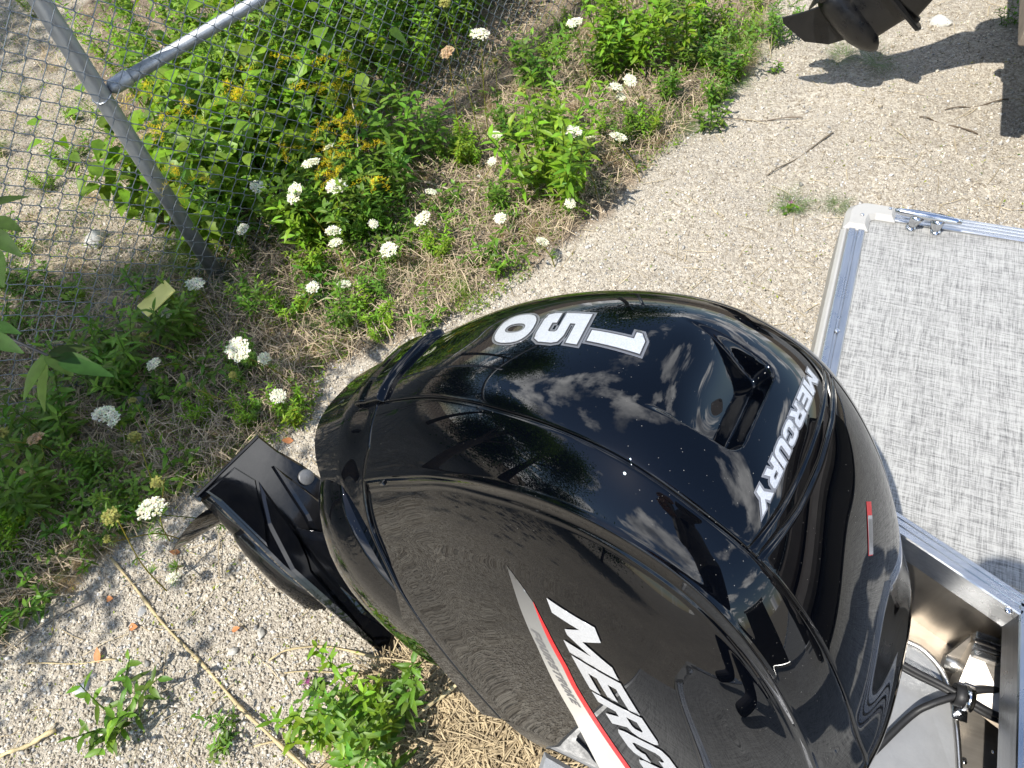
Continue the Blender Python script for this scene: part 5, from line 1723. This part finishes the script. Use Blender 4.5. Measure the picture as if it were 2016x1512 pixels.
# fallen brown leaves
def fallen(px, py, L, label, c=(.48, .20, .08)):
    mb = MB(); V, F = leafgeo(L, L * .6, -.25, .5, 4, .8); mb.add(orient(V, rng.uniform(0, 6.28), .12, rng.normal(0, .3)), F, c)
    o = mb.build('fallen_leaf', STRAW); p = gp(px, py, .01); o.location = (p[0], p[1], .012); tag(o, label, 'leaf', 'fallen brown leaves on the gravel')
for a_ in ((255, 1235, .035, 'curled orange-brown leaf left of the long stalk'), (195, 1305, .04, 'flat orange leaf on the near left gravel'), (457, 1242, .028, 'narrow brown leaf below the gearcase'), (578, 868, .035, 'orange leaf beside the motor lower left'), (355, 1088, .03, 'dull brown leaf under the propeller'), (210, 1180, .03, 'rust-coloured leaf in the shaded litter'), (115, 735, .045, 'yellow-orange leaf hanging in the left foliage'), (990, 235, .03, 'rust leaf left of the bright clump'), (1170, 75, .035, 'orange leaf near the shaded hollow'), (480, 460, .03, 'tan leaf below the post'), (530, 1060, .02, 'tiny brown leaf by the cavitation plate')):
    fallen(*a_)

# yellow tag and scraps at the fence
TG = simple('yellow_plastic', (.72, .66, .20), .5, scale=20, var=.06)
a_, b_4, c_4, d_4 = gp(270, 603, .22), gp(325, 552, .22), gp(345, 572, .235), gp(291, 624, .235)
P_ = np.array([a_, b_4, c_4, d_4]); n_ = np.cross(P_[1] - P_[0], P_[2] - P_[0]); n_ /= np.linalg.norm(n_)
TGE = empty('yellow_tag', tuple(gp(290, 640))); tag(TGE, 'yellow plastic marker tag leaning by the fence left of the post', 'tag')
inv_ = Matrix.Translation(-TGE.location)
def tgp(o): o.parent = TGE; o.matrix_parent_inverse = inv_; return o
V = np.vstack([P_ + n_ * .002, P_ - n_ * .002]); F = [(0, 1, 2, 3), (7, 6, 5, 4), (0, 4, 5, 1), (1, 5, 6, 2), (2, 6, 7, 3), (3, 7, 4, 0)]
tgp(link('tag_plate', V, F, TG))
mid = (P_[0] + P_[3]) / 2
V, F = tube([gp(330, 660, 0), mid], .004, 8); tgp(link('stake', V, F, GALV, None, True))
def scrap(px, py, sz, mat, label):
    p = gp(px, py, .01); Rr = np.array(Matrix.Rotation(rng.uniform(0, 3), 3, 'Z')); o = box('scrap', (0, 0, 0), sz, mat, None, Rr, .001); o.location = (p[0], p[1], sz[2] / 2 + .006); tag(o, label, 'scrap')
scrap(86, 640, (.06, .008, .006), BRASS, 'red plastic strip in the weeds at the left')
scrap(82, 663, (.05, .008, .006), BRASS, 'shorter red strip below the first one')
TEAL = simple('teal_netting', (.05, .13, .13), .6)
scrap(270, 565, (.09, .05, .012), TEAL, 'crumpled teal netting scrap left of the yellow tag')
FOOTM = simple('grey_green_plate', (.17, .22, .22), .55, .2)
scrap(414, 528, (.10, .05, .03), FOOTM, 'grey-green plate leaning at the foot of the fence post')

# sapling leaves reaching in from the left, nearer the camera
def sapling():
    L0 = gp(-330, 700); L0[2] = 0; rt = empty('sapling', tuple(L0)); tag(rt, 'young tree whose dark leaves reach in at the left edge', 'sapling')
    tips = [(gp(-60, 420, 1.02), [(8, 395), (12, 440), (-10, 465), (8, 515)]), (gp(-70, 640, .95), [(5, 640), (4, 672)]), (gp(95, 700, .85), [(130, 690), (112, 715), (70, 735), (90, 755), (150, 705), (145, 735)])]
    trunk = np.array([(0, 0, 0), (.02, .03, .5), (.03, .02, 1.0), (.0, .0, 1.5)])
    V, F = tube(catmull(trunk, 5), np.linspace(.014, .006, 16), 8); link('trunk', V, F, simple('bark', (.10, .08, .06), .8, bumpd=.002), rt, True)
    for bp, lv in tips:
        b0 = catmull(trunk, 5)[10]
        V, F = tube(catmull([b0, (b0 + bp - L0) / 2 + np.array([0, 0, .05]), bp - L0], 5), np.linspace(.006, .003, 11), 6); link('branch', V, F, RUBBER, rt, True)
        for (px, py) in lv:
            q = gp(px, py, bp[2]) - L0; s_ = bp - L0; d = q - s_
            az = math.atan2(d[1], d[0]); L_ = .10 * rng.uniform(.85, 1.15)
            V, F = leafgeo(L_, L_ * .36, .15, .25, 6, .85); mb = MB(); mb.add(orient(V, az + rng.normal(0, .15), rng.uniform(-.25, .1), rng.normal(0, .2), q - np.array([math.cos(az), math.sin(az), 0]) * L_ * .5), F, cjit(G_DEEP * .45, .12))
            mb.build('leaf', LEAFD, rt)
sapling()

# ------------------------------------------------------------------ trees
BARK = simple('tree_bark', (.12, .10, .08), .85, scale=12, bumpd=.01)
def tree(x, y, h, cr_r, cz, n, label, col=G_MID, leafs=.07, gaps=.0):
    rt = empty('tree', (x, y, 0)); tag(rt, label, 'tree')
    tr = catmull([(0, 0, 0), (.08, .05, h * .35), (-.05, .1, h * .65), (.03, .0, h * .92)], 6)
    V, F = tube(tr, np.linspace(h * .022, h * .006, len(tr)), 10); link('trunk', V, F, BARK, rt, True)
    cl = []
    for k in range(16):
        a = k * 2.4; t = rng.uniform(.35, .9); p0 = at_curve(tr, t); rr = cr_r * rng.uniform(.5, .95) * (1.1 - .4 * t)
        p1 = np.array([math.cos(a) * rr, math.sin(a) * rr, cz + (t - .6) * h * .55 + rng.normal(0, .1 * h * .3)])
        mid = (p0 + p1) / 2 + np.array([0, 0, .08 * h]); pts = catmull([p0, mid, p1], 5)
        V, F = tube(pts, np.linspace(h * .007, h * .002, len(pts)), 6); link('limb', V, F, BARK, rt, True)
        for q in (.6, .8, 1.0): cl.append(at_curve(pts, q))
    cl = np.array(cl); idx = rng.integers(0, len(cl), n); P = cl[idx] + rng.normal(0, cr_r * .24, (n, 3))
    L_ = leafs * rng.uniform(.7, 1.3, n); az = rng.uniform(0, 6.28, n); e_ = rng.uniform(-1.0, .6, n)
    d = np.stack([np.cos(az) * np.cos(e_), np.sin(az) * np.cos(e_), np.sin(e_)], 1); sd_ = np.stack([-np.sin(az), np.cos(az), rng.normal(0, .4, n)], 1)
    V = np.stack([P, P + d * (L_ * .5)[:, None] + sd_ * (L_ * .3)[:, None], P + d * L_[:, None], P + d * (L_ * .5)[:, None] - sd_ * (L_ * .3)[:, None]], 1).reshape(-1, 3)
    c = col * rng.uniform(.6, 1.3, (n, 1))
    link('crown', V, np.arange(n * 4).reshape(-1, 4), LEAF, rt, False, np.repeat(c, 4, 0))
tree(-2.88, -.84, 3.5, .80, 2.6, 11500, 'small leafy tree at the left whose shade dapples the weeds', G_MID, .05)
tree(-7.6, -1.0, 6.0, 2.0, 4.0, 34000, 'tree beyond the fence mirrored in the motor', G_DEEP * 1.2, .10)
tree(-7.5, 5.5, 6.5, 2.4, 4.2, 30000, 'broad tree further along behind the fence', G_DEEP * 1.2, .10)
tree(-6.2, -4.0, 7.0, 2.4, 4.6, 32000, 'tall tree behind the photographer side of the fence', G_DEEP * 1.2, .10)
tree(-3.5, 9.5, 6.0, 2.4, 4.0, 12000, 'tree at the far end of the yard', G_DEEP * 1.2, .11)

for i_, (x_, y_, h_) in enumerate(((-6.4, -2.4, 3.2), (-8.4, 1.4, 3.8), (-8.8, 3.6, 3.4), (-5.2, -5.6, 3.4), (-3.2, -6.6, 3.6), (-9.2, -3.4, 4.0))):
    tree(x_, y_, h_, 1.7, h_ * .45, 15000, ('bushy tree low at the yard edge, behind the left fence line', 'wide shrub-like tree beyond the thicket', 'round tree beyond the far thicket', 'dense low tree at the rear of the yard', 'leafy tree past the rear fence corner', 'broad dark tree farthest behind the fence')[i_], G_DEEP * 1.1, .10)

# ------------------------------------------------------------------ photographer (shadow and reflection)
def person():
    rt = empty('person', (.37, -.46, DZ)); tag(rt, 'photographer in dark trousers and a grey shirt leaning over the motor', 'person')
    J = {'pelvis': (.12, 0, .92), 'chest': (.0, .02, 1.28), 'neck': (-.07, .03, 1.44), 'head': (-.12, .04, 1.56), 'headtop': (-.13, .04, 1.68),
         'lh': (.12, .11, .88), 'lk': (.06, .12, .48), 'la': (.10, .13, .09), 'lt': (-.06, .15, .035), 'rh': (.12, -.11, .88), 'rk': (.08, -.13, .48), 'ra': (.12, -.15, .09), 'rt': (-.04, -.17, .035),
         'ls': (-.04, .20, 1.36), 'le': (-.02, .46, 1.14), 'lw': (-.17, .39, 1.20), 'rs': (-.04, -.17, 1.36), 're': (-.12, .05, 1.10), 'rw': (-.16, .28, 1.17)}
    E_ = [('pelvis', 'chest'), ('chest', 'neck'), ('neck', 'head'), ('head', 'headtop'), ('pelvis', 'lh'), ('lh', 'lk'), ('lk', 'la'), ('la', 'lt'), ('pelvis', 'rh'), ('rh', 'rk'), ('rk', 'ra'), ('ra', 'rt'), ('chest', 'ls'), ('ls', 'le'), ('le', 'lw'), ('chest', 'rs'), ('rs', 're'), ('re', 'rw')]
    Rr = dict(pelvis=.145, chest=.15, neck=.06, head=.095, headtop=.07, lh=.10, lk=.065, la=.045, lt=.035, rh=.10, rk=.065, ra=.045, rt=.035, ls=.065, le=.045, lw=.030, rs=.065, re=.045, rw=.030)
    names = list(J); me = bpy.data.meshes.new('body'); me.from_pydata([J[k] for k in names], [(names.index(a), names.index(b)) for a, b in E_], [])
    o = bpy.data.objects.new('body', me); COL.objects.link(o); o.parent = rt
    sk = o.modifiers.new('skin', 'SKIN'); sb = o.modifiers.new('sub', 'SUBSURF'); sb.levels = 2; sb.render_levels = 2
    for i, k in enumerate(names): me.skin_vertices[0].data[i].radius = (Rr[k], Rr[k])
    me.skin_vertices[0].data[0].use_root = True
    g = Mat('clothing'); sp_ = g.n('ShaderNodeSeparateXYZ'); g.l(g.coord(), sp_.inputs[0])
    body = g.ramp(sp_.outputs['Z'], [(.06, (.02, .02, .02)), (.10, (.03, .032, .045))])
    up_ = g.mix(body, (.20, .19, .18), g.ramp(sp_.outputs['Z'], [(.93, 0.0), (.935, 1.0)]))
    skn = g.mix(up_, (.45, .27, .19), g.ramp(g.mix(sp_.outputs['Z'], sp_.outputs['Z'], 0), [(.999, 0.0), (1.0, 1.0)]))
    g.base(up_); g.set(Roughness=.8); me.materials.append(g.m)
    SK = simple('skin', (.45, .27, .19), .55)
    # face, hair and hands with separate fingers
    def ball(name, c, r, mat, par=rt, n=14):
        V = []
        for i in range(n):
            th = math.pi * i / (n - 1)
            for j in range(n * 2): V.append((c[0] + r[0] * math.sin(th) * math.cos(j * math.pi / n), c[1] + r[1] * math.sin(th) * math.sin(j * math.pi / n), c[2] + r[2] * math.cos(th)))
        return link(name, V, gridfaces(n, n * 2, True), mat, par, True)
    hd_ = ball('head', (-.13, .04, 1.60), (.10, .08, .125), SK)
    ball('hair', (-.115, .04, 1.635), (.102, .086, .11), simple('dark_hair', (.03, .02, .015), .6), rt)
    V, F = tube([(-.225, .04, 1.61), (-.25, .04, 1.585), (-.228, .04, 1.575)], [.008, .014, .010], 8); link('nose', V, F, SK, rt, True)
    for sg in (-1, 1):
        ball('eye', (-.216, .04 + sg * .032, 1.615), (.012, .014, .009), WHITEP, rt, 8)
        ball('ear', (-.12, .04 + sg * .083, 1.60), (.018, .010, .032), SK, rt, 8)
    for w, dsgn in (((-.17, .39, 1.20), -1), ((-.16, .28, 1.17), 1)):
        w = np.array(w); ball('palm', w + np.array([-.05, 0, .0]), (.045, .018, .040), SK, rt, 10)
        for f_ in range(4):
            z_ = .030 - f_ * .018; L_ = (.075, .082, .078, .06)[f_]
            pts = catmull([w + np.array([-.08, 0, z_]), w + np.array([-.08 - L_ * .5, dsgn * .006, z_ * 1.05]), w + np.array([-.08 - L_ * .85, dsgn * .028, z_])], 4)
            V, F = tube(pts, np.linspace(.0095, .007, len(pts)), 8); link('finger', V, F, SK, rt, True)
        pts = catmull([w + np.array([-.03, 0, .03]), w + np.array([-.06, dsgn * .02, .055]), w + np.array([-.09, dsgn * .035, .06])], 4)
        V, F = tube(pts, np.linspace(.012, .008, len(pts)), 8); link('thumb', V, F, SK, rt, True)
person()
